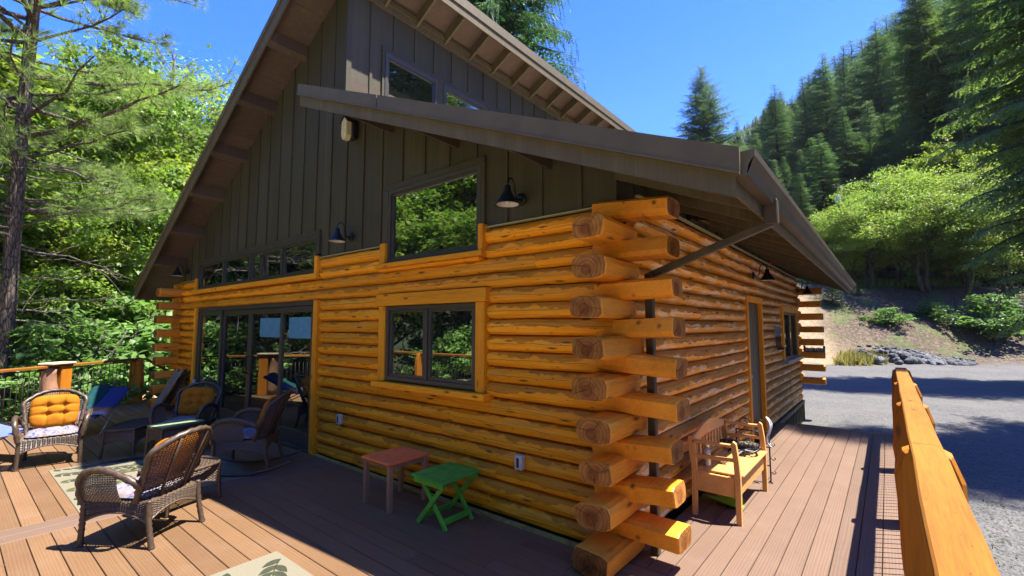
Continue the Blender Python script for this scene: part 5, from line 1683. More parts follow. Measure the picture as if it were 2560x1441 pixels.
def conifer(name, label, H, Rm, base, seed, mat, barkm, step=0.36, nb=5, twig=0.17, tpl=(SPR_V, SPR_F), prof=0.8, droop=0.28, up=0.12, weep=0.0, r0=None, limbs=True, group=None, fat=1.0):
    rnd = random.Random(seed)
    t = thing(name, label, 'tree', (0, 0, 0), 0, group)
    b, tp = trunk_mesh(H, r0 or H * 0.010, seed, 0.008)
    Cn, Dn, Un, S = [], [], [], []
    z = base
    while z < H - 0.15:
        tt = (z - base) / (H - base)
        Lm = Rm * ((1 - tt) ** prof) * min(1.0, 0.55 + 2.2 * tt) + 0.12
        a0 = rnd.uniform(0, 6.28)
        nb_ = nb if tt < 0.9 else 4
        for k in range(nb_):
            if rnd.random() < 0.10: continue
            a = a0 + 6.28 * k / nb_ + rnd.uniform(-.35, .35)
            L = Lm * rnd.uniform(0.62, 1.12)
            el = up + 0.35 * tt + rnd.uniform(-.08, .08)
            d = Vector((cos(a), sin(a), 0))
            p0 = trunk_at(tp, z + rnd.uniform(-.1, .1))
            nseg = max(3, int(L / 0.45))
            pts = curve_pts(p0, d, L, nseg, el, droop * (1 - 0.5 * tt), 0.05, rnd.uniform(0, 99))
            if limbs: b.tube(pts, [max(0.006, 0.018 * L * (1 - i / nseg) ** .8) for i in range(nseg + 1)], 4, 0, True, False)
            m_ = max(2, int(L / twig))
            for q in range(m_ + 1):
                s = 0.12 + 0.88 * q / m_
                f = s * nseg; i0 = min(nseg - 1, int(f)); p = pts[i0].lerp(pts[i0 + 1], f - i0)
                ax = (pts[i0 + 1] - pts[i0]).normalized()
                tl = min(1.05, fat * (0.34 * L * (1.02 - s) ** .8 + 0.20)) * rnd.uniform(.7, 1.2)
                for sgn in (-1, 1):
                    an = sgn * rnd.uniform(.65, 1.15)
                    dd = Vector((ax.x * cos(an) - ax.y * sin(an), ax.x * sin(an) + ax.y * cos(an), ax.z - rnd.uniform(.05, .35)))
                    if q == m_: dd = ax + Vector((rnd.uniform(-.2, .2), rnd.uniform(-.2, .2), -.1))
                    Cn.append(p); Dn.append(dd); Un.append((rnd.uniform(-.4, .4), rnd.uniform(-.4, .4), 1)); S.append((tl, tl * rnd.uniform(.8, 1.3), tl))
                if weep and rnd.random() < weep:
                    q0 = Vector(p)
                    for c_ in range(rnd.randint(2, 5)):
                        dd = Vector((ax.x * .25 + rnd.uniform(-.25, .25), ax.y * .25 + rnd.uniform(-.25, .25), -1)).normalized()
                        ln = rnd.uniform(.3, .5)
                        Cn.append(q0.copy()); Dn.append(dd); Un.append((rnd.uniform(-1, 1), rnd.uniform(-1, 1), .1)); S.append((ln, ln * .65, ln))
                        q0 = q0 + dd * ln * .75
        z += step * rnd.uniform(.8, 1.25) * (1 - .68 * tt)
    b.build('trunk', M[barkm], t, fix=False)
    me = scatter('crown', M[mat], tpl[0], tpl[1], [tuple(c) for c in Cn], [tuple(c) for c in Dn], Un, S)
    link('crown', me, t)
    t['H'] = H
    return t

def broadleaf(name, label, H, Rm, base, seed, mat, barkm, nlobe=18, nclump=20, nleaf=34, leaf=0.16, tpl=(DIA_V, DIA_F), trunks=1, group=None, flat=0.85, cat='tree'):
    rnd = random.Random(seed)
    g = np.random.default_rng(seed)
    t = thing(name, label, cat, (0, 0, 0), 0, group)
    b = MB()
    lobes = []
    hc = (H - base) / 2
    for i in range(nlobe):
        for _ in range(30):
            v = Vector((rnd.uniform(-1, 1), rnd.uniform(-1, 1), rnd.uniform(-1, 1)))
            if v.length < 1 and v.length > 0.35: break
        k = 1 - 0.35 * max(0, v.z)
        lobes.append((Vector((v.x * Rm * .78 * k, v.y * Rm * .78 * k, base + hc + v.z * hc * .86)), Rm * rnd.uniform(.26, .44)))
    lobes.append((Vector((rnd.uniform(-.1, .1) * Rm, 0, H - Rm * .3)), Rm * .3))
    tp = []
    for q in range(trunks):
        off = Vector((rnd.uniform(-.3, .3), rnd.uniform(-.3, .3), 0)) * (trunks > 1)
        n = 9
        pts = [(off.x * (1 + 2.5 * i / n) + .04 * H * mnoise.noise(Vector((i * .35, seed, q))), off.y * (1 + 2.5 * i / n) + .04 * H * mnoise.noise(Vector((i * .35, seed, q + 5))), H * .9 * i / n - .3 * (i == 0)) for i in range(n + 1)]
        r0 = H * .016 / math.sqrt(trunks)
        b.tube(pts, [r0 * (1 - i / n) ** .8 + .012 for i in range(n + 1)], 8)
        tp.append(pts)
    Cs, Ns = [], []
    for L, rl in lobes:
        pts = tp[rnd.randrange(len(tp))]
        z0 = max(base * .6, L.z - rnd.uniform(.5, 1.0) * math.hypot(L.x, L.y) - .3)
        s0 = trunk_at(pts, z0)
        mid = s0.lerp(L, .5) + Vector((rnd.uniform(-.2, .2), rnd.uniform(-.2, .2), .15 * rl))
        b.tube([s0, mid, L], [H * .005 + .01, H * .0035 + .006, .006], 5, 0, True, False)
        for c in range(nclump):
            d = Vector((rnd.gauss(0, 1), rnd.gauss(0, 1), rnd.gauss(0.25, 1))).normalized()
            cc = L + Vector((d.x, d.y, d.z * flat)) * rl * rnd.uniform(.55, 1.12)
            if rnd.random() < .4: b.tube([L, cc], [.007, .003], 3, 0, False, False)
            nl = int(nleaf * rnd.uniform(.5, 1.3))
            P = g.normal(0, 1, (nl, 3)) * np.array([.27, .27, .15]) * (rl * .62) + np.array(cc)
            Cs.append(P)
            Ns.append(np.tile(np.array([d.x, d.y, d.z]), (nl, 1)))
    b.build('trunk', M[barkm], t, fix=False)
    Cs = np.concatenate(Cs); Ns = np.concatenate(Ns)
    nL = len(Cs)
    U = norm(Ns * .55 + np.array([0, 0, .75]) + g.normal(0, .45, (nL, 3)))
    Dr = norm(Ns * np.array([1, 1, .2]) + g.normal(0, .7, (nL, 3)) + np.array([0, 0, -.25]))
    S = leaf * g.uniform(.65, 1.3, nL)
    link('crown', scatter('crown', M[mat], tpl[0], tpl[1], Cs, Dr, U, S), t)
    t['H'] = H
    return t

def pine(name, label, H, Rm, base, seed, tufts=26, nl=1.0, dead_to=None, group=None, nlen=.22, r0=None, gap=1.0):
    rnd = random.Random(seed)
    t = thing(name, label, 'tree', (0, 0, 0), 0, group)
    b, tp = trunk_mesh(H, r0 or H * .0115, seed, .006, 18, 12)
    tv, tf = tuft_t(tufts, seed)
    Cn, Dn, Un, S = [], [], [], []
    z = base
    while z < H - .1:
        tt = (z - base) / (H - base)
        for k in range(rnd.choice((2, 3, 3, 4))):
            a = rnd.uniform(0, 6.28)
            L = Rm * (1 - tt) ** .75 * min(1, .6 + 1.6 * tt) * rnd.uniform(.45, 1.1) + .25
            d = Vector((cos(a), sin(a), 0))
            n = max(3, int(L / .4))
            pts = curve_pts(trunk_at(tp, z), d, L, n, .02 + .5 * tt, -.14, .10, rnd.uniform(0, 99))
            b.tube(pts, [.014 * L * (1 - .8 * i / n) + .005 for i in range(n + 1)], 5, 0, True, False)
            m_ = max(3, int(L * 3.1 * nl))
            for q in range(m_):
                s = .35 + .65 * (q + 1) / m_
                f = s * n; i0 = min(n - 1, int(f)); p = pts[i0].lerp(pts[i0 + 1], f - i0)
                ax = (pts[i0 + 1] - pts[i0]).normalized()
                for j in range(1 if q == m_ - 1 else 2):
                    an = rnd.uniform(-1.2, 1.2)
                    dd = Vector((ax.x * cos(an) - ax.y * sin(an), ax.x * sin(an) + ax.y * cos(an), ax.z + rnd.uniform(-.15, .45)))
                    tl = rnd.uniform(.18, .55) if q < m_ - 1 else 0.02
                    e = p + dd * tl
                    if tl > .1: b.tube([p, e], [.006, .004], 3, 0, False, False)
                    for s_ in ((.55, 1.0) if tl > .3 else (1.0,)):
                        Cn.append(tuple(p + dd * tl * s_)); Dn.append(tuple(dd)); Un.append((rnd.uniform(-1, 1), rnd.uniform(-1, 1), 1)); S.append(nlen * rnd.uniform(.75, 1.15))
        z += gap * rnd.uniform(.28, .6)
    b.build('trunk', M['bark_pine'], t, fix=False)
    link('crown', scatter('crown', M['pine'], tv, tf, Cn, Dn, Un, S), t)
    if dead_to:
        b = MB()
        z = dead_to[0]
        while z < dead_to[1]:
            a = rnd.uniform(0, 6.28); L = rnd.uniform(.8, 2.6)
            d = Vector((cos(a), sin(a), 0))
            pts = curve_pts(trunk_at(tp, z), d, L, 6, rnd.uniform(-.1, .15), rnd.uniform(-.1, .2), .16, z * 3)
            b.tube(pts, [.02 * (1 - i / 7) + .004 for i in range(7)], 5, 0, True, False)
            for q in range(7):
                i0 = rnd.randrange(2, 6); p = pts[i0]
                dd = Vector((d.x + rnd.uniform(-.9, .9), d.y + rnd.uniform(-.9, .9), rnd.uniform(-.5, .4))).normalized()
                sub = curve_pts(p, dd, rnd.uniform(.3, 1.0), 4, 0, rnd.uniform(-.2, .3), .2, q * 7 + z)
                b.tube(sub, [.008, .007, .006, .004, .003], 4, 0, True, False)
            z += rnd.uniform(.12, .3)
        b.build('dead_branch', M['bark_dead'], t, fix=False)
    t['H'] = H
    return t

def put(tree, px=None, dist=None, top=None, H=None, label=None, rz=None, wide=1.0, first=False, xy=None, group=None):
    o = tree if first else copy_tree(tree)
    if label: o['label'] = label
    if group: o['group'] = group
    elif not first and 'group' in o: del o['group']
    x, y = xy if xy else at(px, dist)
    z = terrain(x, y) - 0.1
    if H is None: H = z_at(px, top, dist) - z
    s = H / tree['H']
    o.location = (x, y, z)
    o.scale = (s * wide, s * wide, s)
    o.rotation_euler = (0, 0, random.uniform(0, 6.28) if rz is None else rz)
    return o

def on_bank(px, dd=12.0):
    lo, hi = 20.0, 80.0
    for _ in range(40):
        md = (lo + hi) / 2
        if bank_d(*at(px, md))[0] < dd: lo = md
        else: hi = md
    return lo
random.seed(11)
# prototypes
FIR1 = conifer('fir_tree', 'x', 20, 4.7, 1.0, 1, 'fir', 'bark', tpl=(SPR_V, SPR_F), step=.95, twig=.24, nb=8, fat=1.5, prof=1.0, droop=.24)
FIR2 = conifer('fir_tree', 'x', 20, 4.3, 0.8, 2, 'fir_blue', 'bark', tpl=(SPR_V, SPR_F), step=.85, twig=.24, prof=1.05, droop=.14, up=.15, nb=8, fat=1.45)
LONE = conifer('fir_tree', 'lone pointed fir against the sky behind the low eave', 24, 6.0, 2, 9, 'fir_blue', 'bark', tpl=(SPR_V, SPR_F), step=.50, twig=.20, prof=.78, droop=.10, up=.18, nb=6, fat=1.0)
FIR3 = conifer('fir_tree', 'x', 22, 4.6, 3.5, 3, 'fir', 'bark', tpl=(SPR_V, SPR_F), step=1.1, twig=.24, prof=.78, nb=8, fat=1.5, droop=.28)
MAP1 = broadleaf('maple_tree', 'x', 13, 3.4, 1.5, 4, 'maple', 'bark', 24, 24, 48, .175, (MAP_V, MAP_F))
MAP2 = broadleaf('maple_tree', 'x', 12, 3.2, 2.0, 5, 'maple_y', 'bark', 24, 24, 48, .175, (MAP_V, MAP_F))
OAK1 = broadleaf('oak_tree', 'x', 9, 3.6, 2.2, 6, 'oak', 'bark', 24, 24, 46, .115, (LEAF_V, LEAF_F), trunks=2)
SHR1 = broadleaf('shrub', 'x', 2.4, 1.5, 0.15, 8, 'shade_leaf', 'bark', 12, 14, 26, .13, (LEAF_V, LEAF_F), trunks=3, cat='shrub')
PINE1 = pine('pine_tree', 'x', 24, 4.6, 4.2, 21, 34, 1.35, (1.0, 7.0), r0=.125, nlen=.28, gap=.72)
PINE2 = pine('pine_tree', 'x', 12, 1.7, 3.0, 22, 22, 1.0, nlen=.26, r0=.12)

# --- beyond the seats: the tall pine, maples and the wooded slope
put(PINE1, 16, 14.2, H=24, label='tall rough-barked pine with long needles rising beyond the angled railing', first=True, rz=.6)
put(PINE2, 392, 25, top=122, label='slender young pine spire between maples above the deck railing', first=True)
put(MAP1, 262, 21, top=70, label='bright green maple reaching highest beside the tall pine', first=True, wide=.85)
put(MAP2, 345, 24, top=300, label='yellowing maple in full sun below the young pine spire', first=True, wide=.95)
put(MAP1, 455, 26, top=255, label='broad sunlit maple just clear of the steep roof edge', wide=1.0)
put(MAP1, 130, 19, top=430, label='maple crown low behind the tall pine trunk', wide=1.15)
put(MAP2, 250, 19.5, top=560, label='low maple over the railing with sunlit outer leaves', wide=1.2)
put(MAP1, 395, 20, top=600, label='maple filling the gap beside the far log corner', wide=1.1)
put(MAP2, -60, 22, top=180, label='maple partly hidden by the tall pine at the picture edge')
for px, d, top, lab, tr in ((470, 40, 175, 'olive green tree behind the young pine on the far slope', OAK1), (560, 44, 265, 'olive treetop showing just above the roof edge', OAK1),
                            (330, 38, 195, 'tree behind the highest maple on the far slope', MAP1), (200, 36, 240, 'tree behind the tall pine on the far slope', MAP1), (80, 34, 150, 'far slope tree seen through the pine needles', MAP1), (-20, 33, 330, 'dark far slope tree at the picture edge', MAP1)):
    put(tr, px, d, top=top, label=lab, wide=1.25)
put(SHR1, 105, 14.5, top=800, label='pale green shrub behind the railing under the tall pine', first=True, wide=1.3)
for px, d, top, lab in ((330, 17, 790, 'green shrub behind the railing post near the log corner'), (240, 16.5, 850, 'low dark shrub behind the covered lounge chair'), (410, 18, 830, 'shrub beyond the far log ends'),
                        (20, 17, 760, 'shrub at the foot of the tall pine'), (180, 18.5, 740, 'tall shrub between pine and maple over the railing'), (60, 20, 700, 'dense undergrowth shrub behind the tall pine trunk'),
                        (290, 20.5, 700, 'undergrowth shrub below the yellowing maple'), (370, 22, 690, 'undergrowth shrub in front of the far slope'), (460, 22, 640, 'undergrowth shrub beside the low eave')):
    put(SHR1, px, d, top=top, label=lab, wide=1.35)
# firewood rounds glimpsed through the stair railing
for i, (px, d, zz) in enumerate(((378, 15.2, .2), (392, 15.4, .22), (384, 15.1, .5), (399, 15.8, .3), (372, 15.9, .28))):
    x, y = at(px, d)
    b = MB(); b.tube([(-.24, 0, 0), (.24, 0, 0)], .16, 9, 0, False)
    o = b.build('firewood_round', [simple('split_firewood', (0.50, 0.30, 0.17), .8, 0, .3, 20)] if i == 0 else bpy.data.materials['split_firewood'])
    o.location = (x, y, terrain(x, y) + zz); o.rotation_euler = (.2 * i, .3 * i, 1.1 * i)
    tag(o, 'sunlit firewood round heaped beyond the stair railing', 'firewood', 'firewood rounds')

# --- weeping fir behind the clerestory roof
WF = conifer('weeping_fir', 'tall drooping fir whose hanging sprays show above the clerestory roof', 34, 6.3, 12.2, 41, 'weep', 'bark', step=.62, nb=8, twig=.15, weep=.8, droop=.30, up=.02, prof=.5, r0=.42)
put(WF, 1190, 25, H=34, first=True, rz=1.0)

# --- right-hand hillside forest
put(LONE, 1775, 55, top=160, first=True, wide=1.2)
SKY = [(1640, 350), (1700, 345), (1775, 345), (1850, 300), (1900, 285), (1965, 205), (2000, 240), (2040, 185), (2095, 125), (2150, 100), (2180, 75), (2240, 40), (2290, 5), (2400, -70), (2560, -170), (2700, -230)]
def skyline(px):
    for (a, p), (c, q) in zip(SKY[:-1], SKY[1:]):
        if a <= px <= c: return p + (q - p) * (px - a) / (c - a)
    return -200
rnd = random.Random(5)
named = [(1965, 205, 82, 'pointed fir top notched into the skyline left of the tallest firs'), (2040, 182, 80, 'narrow fir spire on the skyline between two wider firs'), (2095, 122, 80, 'tall dark fir on the skyline above the power pole'), (2150, 98, 76, 'broad fir crown on the skyline'), (2240, 30, 78, 'fir top nearest the picture top on the hillside skyline')]
firs = (FIR1, FIR2, FIR3)
used = set()
def putfir(k, *a, **kw):
    nm = 'FIR%d' % (k + 1)
    f = nm not in used
    used.add(nm)
    return put(firs[k], *a, first=f, **kw)
for px, top, d, lab in named:
    putfir(rnd.randrange(3), px, d, top=top, label=lab)
def FL(layer, px):
    zone = 'above the low eave' if px < 1950 else 'above the power pole' if px < 2200 else 'above the yellow-green oaks' if px < 2420 else 'at the picture edge'
    how = ('fir on the hillside skyline', 'fir just below the hillside skyline', 'fir halfway up the dark hillside', 'fir low on the hillside', 'fir at the foot of the hillside')[layer]
    return how + ' ' + zone
FOREST = 'dark firs crowding the steep hillside beyond the yard'
for layer, (d0, d1, add0, add1, stepx) in enumerate(((112, 135, 0, 25, 22), (92, 104, 30, 90, 26), (76, 84, 80, 170, 30), (66, 72, 150, 260, 34), (58, 62, 250, 360, 44))):
    px = 1650 + rnd.uniform(0, stepx)
    while px < 2690:
        d = rnd.uniform(d0, d1)
        tp_ = skyline(px) + rnd.uniform(add0, add1)
        if tp_ < 560 and not (px < 1840 and layer in (1, 2)):
            o = putfir(rnd.choice((0, 0, 1, 2)), px, d, top=tp_, label=FL(layer, px), group=FOREST, wide=rnd.uniform(1.0, 1.55))
        px += stepx * rnd.uniform(.7, 1.35)
for px, top, d, k, lab in ((1955, 395, 58, 1, 'pale green bushy fir just beyond the gutter end'), (1885, 372, 60, 0, 'fir behind the gutter corner'), (2075, 330, 60, 2, 'fir with bare lower trunk above the oaks'), (2020, 430, 56, 0, 'fir beside the power pole')):
    putfir(k, px, d, top=top, label=lab, wide=1.25)
# oaks and maples along the top of the bank
put(OAK1, 2255, on_bank(2255), top=415, label='round yellow-green oak in front of the firs', first=True, wide=1.3)
put(OAK1, 2140, on_bank(2140, 13), top=555, label='low spreading oak beside the roof corner', wide=1.7)
put(OAK1, 2070, on_bank(2070), top=600, label='small oak just clear of the gutter end', wide=1.8)
put(OAK1, 2330, on_bank(2330, 11), top=520, label='oak with forked trunk above the bank', wide=1.5)
put(MAP2, 2385, on_bank(2385, 15), top=330, label='bright yellow maple seen through fir branches', wide=.85)
put(MAP2, 2500, on_bank(2500, 13), top=330, label='sunlit maple behind the nearest fir', wide=.9)
put(OAK1, 2430, on_bank(2430, 11), top=560, label='oak in shade on the bank behind the near fir', wide=1.2)
put(OAK1, 2540, on_bank(2540, 12), top=480, label='oak at the picture edge above the bank', wide=1.2)
# nearest firs, detailed enough for their sprays to be seen
NF = conifer('fir_tree', 'tall near fir with drooping branches at the picture edge beyond the gravel', 24, 4.6, 2.6, 51, 'fir_near', 'bark', step=.50, nb=5, twig=.14, prof=.6, droop=.34, up=.06, weep=.12)
put(NF, 2760, 26.0, H=28, first=True, rz=2.0, wide=.85)
put(NF, 2500, on_bank(2500, 17), H=32, label='dark near fir overhanging the bank behind the shrubs', rz=.4, wide=1.0)
put(NF, 2350, on_bank(2350, 20), H=32, label='tall fir rising behind the oaks to the picture top', rz=4.0)
for px, d, top, lab, wd in ((2185, 10, 480, 'leafy oak leaning over the bank above the stone heap', 1.5), (2330, 8.5, 470, 'oak on the bank with branches hanging over the shrubs', 1.5), (2425, 9, 420, 'tall leafy oak in front of the dark fir', 1.3), (2055, 11.5, 565, 'oak peeping past the gutter end', 1.6), (2520, 7, 500, 'oak overhanging the gravel at the picture edge', 1.5)):
    put(OAK1, px, on_bank(px, d), top=top, label=lab, wide=wd)
for xy, H_, lab in (((10.0, 12.0), 27, 'fir outside the yard whose shade lies on the gravel'), ((19.0, 24.0), 24, 'fir at the yard edge shading the far gravel'), ((18.0, 3.0), 20, 'fir beyond the railing'), ((19.0, -4.0), 19, 'fir across the yard mirrored in the clerestory glass')):
    put(NF, xy=xy, H=H_, label=lab, rz=xy[0])
# small firs and shrubs on the bank
for px, top, d, lab in ((2085, 690, 7, 'small fir on the bank beside the gutter end'), (2150, 715, 8, 'young fir on the leaf-strewn bank')):
    putfir(0, px, on_bank(px, d), top=top, label=lab, wide=2.0)
for px, top, d, lab, wd in ((2225, 768, 4.5, 'green shrub low on the bank above the stones', 1.8), (2330, 752, 6, 'bright shrub on the shaded bank', 1.5), (2470, 735, 4, 'spreading shrub on the bank under the firs', 1.6), (2040, 745, 8, 'shrub seen between far log ends', 1.5), (2180, 685, 13, 'sunny shrub on top of the bank', 1.6), (2010, 690, 13, 'pale shrub behind the far log ends', 1.6), (2400, 690, 12, 'shrub on top of the bank under the oaks', 1.6), (2290, 680, 14, 'low sunny shrub behind the oak trunks', 1.6)):
    put(SHR1, px, on_bank(px, d), top=top, label=lab, wide=wd)

# --- heap of field stones at the foot of the bank
HEAP = thing('rock_pile', 'heap of grey field stones at the foot of the leafy bank', 'rocks', (0, 0, 0))
SM = []
for k in range(6):
    me = rock_mesh(k + 1, 1, rnd.uniform(.7, 1), rnd.uniform(.5, .75)); me.materials.append(M['stone']); SM.append(me)
for i in range(290):
    px = 2125 + 300 * rnd.random() ** .9
    f = rnd.random()
    d = on_bank(px, -0.2 + 3.4 * f * (1 - .55 * (px - 2125) / 300))
    x, y = at(px, d)
    h = 0.9 * max(0, 1 - abs(px - 2210) / 120) * sin(pi * min(1, f + .15)) * rnd.random()
    o = link('stone', SM[rnd.randrange(6)], HEAP, (x, y, terrain(x, y) + h * .8 + .03), (rnd.uniform(-.5, .5), rnd.uniform(-.5, .5), rnd.uniform(0, 6.28)))
    s = rnd.uniform(.10, .25) * (1.15 if f < .6 else .8)
    o.scale = (s, s, s)

# --- grass and weeds
def blades(name, mat, spots, n, hgt, spread, label, cat='grass'):
    Cn, Dn, Un, S = [], [], [], []
    for (x, y) in spots:
        for _ in range(n):
            px_, py_ = x + rnd.gauss(0, spread), y + rnd.gauss(0, spread)
            Cn.append((px_, py_, terrain(px_, py_) - .01)); Dn.append((rnd.gauss(0, .4), rnd.gauss(0, .4), 1)); Un.append((rnd.uniform(-1, 1), rnd.uniform(-1, 1), 0.1)); h = hgt * rnd.uniform(.5, 1.3); S.append((h, h * .09 + .006, h))
    o = link(name, scatter(name, mat, [(0, .5, 0), (0, -.5, 0), (.55, .35, .05), (.55, -.35, .05), (1, 0, .2)], [(0, 1, 2), (1, 3, 2), (2, 3, 4)], Cn, Dn, Un, S))
    tag(o, label, cat, kind='stuff')
blades('dry_grass', M['drygrass'], [at(q, on_bank(q, rnd.uniform(-.2, 1.3))) for q in [rnd.uniform(2100, 2195) for _ in range(46)]], 34, .55, .22, 'yellow dry grass tufts at the gravel edge')
blades('weeds', M['weed'], [(2.15 + rnd.uniform(-.1, .5), 2.3 + rnd.uniform(-1.2, 2.6)) for _ in range(14)] + [at(q, on_bank(q, rnd.uniform(-1, 1))) for q in [rnd.uniform(2110, 2500) for _ in range(26)]], 12, .045, .05, 'small green weeds growing in the gravel')
blades('sunny_grass', M['weed'], [at(q, on_bank(q, rnd.uniform(10.5, 16))) for q in [rnd.uniform(2010, 2450) for _ in range(170)]], 26, .55, .5, 'sunlit grass along the top of the bank')

def gravel():
    g = np.random.default_rng(4)
    n = 26000
    r_ = 1.2 + 11 * g.random(n) ** 1.5
    a_ = np.radians(g.uniform(-8, 62, n))
    X = 1.7 + r_ * np.sin(a_) + .35; Y = -3.3 + r_ * np.cos(a_) + 1.0
    keep = (X > 2.02) | (Y > 6.85)
    keep &= ~((X < .3) & (Y < 9.9))
    X, Y = X[keep], Y[keep]
    Z = np.array([terrain(x, y) for x, y in zip(X, Y)]) + .002
    n = len(X)
    s = g.uniform(.006, .017, n) * (1 + .8 * (g.random(n) > .93))
    me = scatter('gravel', stone_mat('gravel_stone', (0.06, 0.06, 0.06), (0.17, 0.165, 0.16)), [(1, 0, 0), (0, .8, 0), (-.9, .1, 0), (0, -.8, .1), (.1, 0, .65), (-.2, .1, .6)],
                 [(0, 1, 4), (1, 5, 4), (1, 2, 5), (2, 3, 5), (3, 4, 5), (3, 0, 4)], np.stack([X, Y, Z], 1), np.stack([g.normal(0, 1, n), g.normal(0, 1, n), g.normal(0, .15, n)], 1), np.tile([0, 0, 1.], (n, 1)), s)
    tag(link('gravel', me), 'loose crushed grey stones of the yard beside the deck', 'gravel', kind='stuff')
gravel()
def litter():
    g = np.random.default_rng(9)
    n = 420
    X = g.uniform(-9, 1.9, n); Y = g.uniform(-4.3, 6, n)
    keep = (Y < -.05) | ((X > .2) & (Y > 0))
    X, Y = X[keep], Y[keep]; n = len(X)
    me = scatter('deck_litter', simple('dry_needle_litter', (0.20, 0.13, 0.06), .8, 0, .5, 30), [(0, 0, 0), (.5, .035, .03), (1, 0, .01), (.5, -.035, .03)], [(0, 1, 3), (1, 2, 3)], np.stack([X, Y, np.full(n, .0015)], 1),
                 np.stack([g.normal(0, 1, n), g.normal(0, 1, n), np.zeros(n)], 1), np.tile([0, 0, 1.], (n, 1)), np.stack([g.uniform(.02, .13, n), g.uniform(.03, .12, n), np.full(n, .1)], 1))
    tag(link('deck_litter', me), 'dry needles and twigs fallen on the deck boards', 'litter', kind='stuff')
litter()

# --- power pole among the firs
x, y = at(2122, 56)
zt_ = z_at(2122, 462, 56); zb_ = terrain(x, y)
t = thing('utility_pole', 'dark utility pole with crossarm and grey transformer among the firs', 'power pole', (x, y, zb_), YAW)
b = MB(); b.tube([(0, 0, -.3), (0, 0, zt_ - zb_)], [.16, .12], 10); b.build('pole', M['bark'], t)
h = zt_ - zb_
b = MB(); b.box(-.9, .9, -.16, -.06, h - .22, h - .08); b.build('crossarm', M['bark'], t)
b = MB(); b.lathe([(0, 0), (.24, 0), (.26, .1), (.26, .85), (.2, .95), (0, .98)], 14, 0, Matrix.Translation((-.42, -.1, h - 1.9))); b.build('transformer', M['steel'], t)
for q in (-.75, -.3, .3, .75):
    b = MB(); b.lathe([(0, 0), (.05, 0), (.07, .08), (.03, .16), (0, .18)], 8, 0, Matrix.Translation((q, -.11, h - .08))); b.build('insulator', M['black'], t)

# --- trees across the deck, seen mirrored in the window glass
BACK = 'trees in front of the deck mirrored in the windows'
for i, (x, y, H_, tr) in enumerate(((-2.0, -13.5, 9, PINE1), (-6.5, -13, 7.5, MAP1), (-10.5, -13.5, 10, PINE1), (1.5, -15, 8, MAP1), (5.0, -13.5, 9, FIR1), (-4.2, -16, 9, FIR3), (-8.5, -16.5, 8.5, MAP2), (-14.5, -13, 9, MAP1), (-0.5, -18, 10, FIR1), (-18, -11, 9, MAP1),
                                    (-12, -20, 11, FIR3), (-18, -16, 10, MAP2), (-5, -22, 12, FIR1), (3.5, -20, 11, FIR3), (-24, -12, 11, MAP1), (-21, -21, 12, FIR1), (9, -16, 9, MAP1), (-3.5, -13, 6, MAP2), (-16, -19, 11, MAP1))):
    put(tr, xy=(x, y), H=H_ * 1.55, label={'pine_tree': 'pine', 'maple_tree': 'maple', 'fir_tree': 'fir'}[tr.name.split('.')[0]] + (' mirrored in the sliding doors' if x < -9 else ' mirrored in the transom panes' if x < -4.1 else ' mirrored in the picture window') + (', standing near the deck' if y > -15 else ', standing deep in the wood'), group=BACK, wide=1.2)
for i in range(14):
    put(SHR1, xy=(-18 + 1.7 * i + rnd.uniform(-.5, .5), -11.3 - rnd.uniform(0, 1.2)), H=rnd.uniform(2, 3.2), label='undergrowth shrub seen only as a reflection in the window glass', group='shrubs mirrored in the windows', wide=1.3)

for i, (x, y, H_, tr, lab) in enumerate(((-15, -5.5, 11, MAP1, 'maple past the front end of the angled railing'), (-18, -7, 14, FIR3, 'fir past the front end of the angled railing'), (-21, -4.5, 15, MAP2, 'yellowing maple on the slope past the angled railing'), (-26, -7, 18, FIR1, 'fir far down the slope past the angled railing'), (-17, -9.5, 10, MAP2, 'low maple by the railing corner'), (-30, -12, 20, FIR2, 'bluish fir at the far edge of the slope'), (-29, -3, 17, MAP1, 'maple deep behind the tall pine'), (-34, -8, 22, FIR3, 'tallest fir on the slope past the angled railing'))):
    put(tr, xy=(x, y), H=H_, label=lab, wide=1.3)

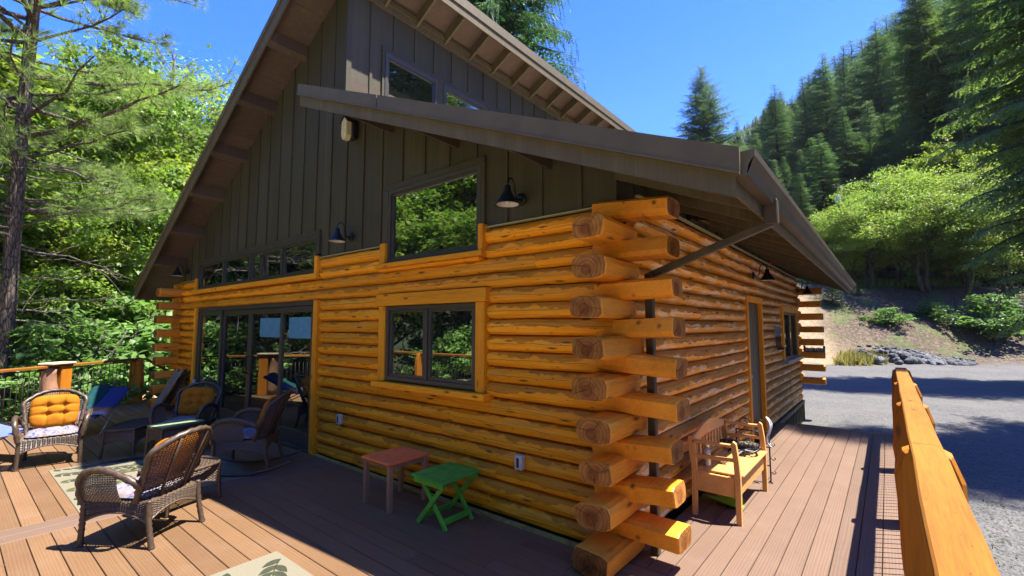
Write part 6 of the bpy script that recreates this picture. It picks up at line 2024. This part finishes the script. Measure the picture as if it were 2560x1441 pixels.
# --- far ridge closing the valley
def far_ridge():
    vs, fs = [], []
    n, k = 60, 10
    for i in range(n + 1):
        px = 1500 + 620 * i / n
        for j in range(k + 1):
            d = 330 + 30 * j
            x, y = at(px, d)
            zr = z_at(px, 356 - 0.85 * max(0, px - 1850) + 0.9 * max(0, px - 1965) + 6 * mnoise.noise(Vector((px * .02, 0, 0))), 630)
            vs.append((x, y, zr * (j / k) ** .9 + 5 * mnoise.noise(Vector((x * .02, y * .02, 0)))))
    fs = [(i * (k + 1) + j, (i + 1) * (k + 1) + j, (i + 1) * (k + 1) + j + 1, i * (k + 1) + j + 1) for i in range(n) for j in range(k)]
    b = MB(); b.add(vs, fs, 0, True)
    o = b.build('far_ridge', simple('far_forest_floor', (0.018, 0.032, 0.012), .9, 0, .4, .05))
    tag(o, 'distant wooded ridge closing the valley', kind='structure')
    Cn, Dn, Un, S = [], [], [], []
    for _ in range(5000):
        i = rnd.randrange(n); j = rnd.randrange(2, k + 1)
        p = Vector(vs[i * (k + 1) + j]).lerp(Vector(vs[(i + 1) * (k + 1) + max(0, j - 1)]), rnd.random())
        H_ = rnd.uniform(4, 11)
        Cn.append(tuple(p)); Dn.append((0, 0, 1)); Un.append((rnd.uniform(-1, 1), rnd.uniform(-1, 1), 0)); S.append((H_, H_ * rnd.uniform(.3, .55), H_ * .42))
    tv = [(1, 0, 0)] + [q for r_, zz in ((.16, .62), (.2, .58), (.30, .3), (.34, .26), (.44, .04)) for q in [(zz, r_ * cos(a * 1.047), r_ * sin(a * 1.047)) for a in range(6)]]
    tf = [(0, 1 + a, 1 + (a + 1) % 6) for a in range(6)] + [(1 + 6 * r_ + a, 1 + 6 * (r_ + 1) + a, 1 + 6 * (r_ + 1) + (a + 1) % 6) for r_ in range(4) for a in range(6)] + [(1 + 6 * r_ + a, 1 + 6 * (r_ + 1) + (a + 1) % 6, 1 + 6 * r_ + (a + 1) % 6) for r_ in range(4) for a in range(6)]
    o = link('far_forest', scatter('far_forest', M['far_fir'], tv, tf, Cn, Dn, Un, S))
    tag(o, 'far-off fir forest on the distant ridge', 'forest', kind='stuff')
far_ridge()

for o in list(SC.objects):
    if 'H' in o: del o['H']
# ------------------------------------------------------------------ the valley air
b = MB(); b.box(-460, 420, -440, 640, -16, 330)
o = b.build('haze', bpy.data.materials.new('valley_air'))
hm = o.data.materials[0]; hm.use_nodes = True
hm.node_tree.nodes.clear()
ho = hm.node_tree.nodes.new('ShaderNodeOutputMaterial'); hv = hm.node_tree.nodes.new('ShaderNodeVolumePrincipled')
hv.inputs['Color'].default_value = (0.86, 0.92, 1, 1); hv.inputs['Density'].default_value = 0.0001; hv.inputs['Anisotropy'].default_value = 0.2
hm.node_tree.links.new(hv.outputs[0], ho.inputs['Volume'])
tag(o, 'thin blue valley air', 'haze', kind='stuff')
SC.cycles.volume_bounces = 0
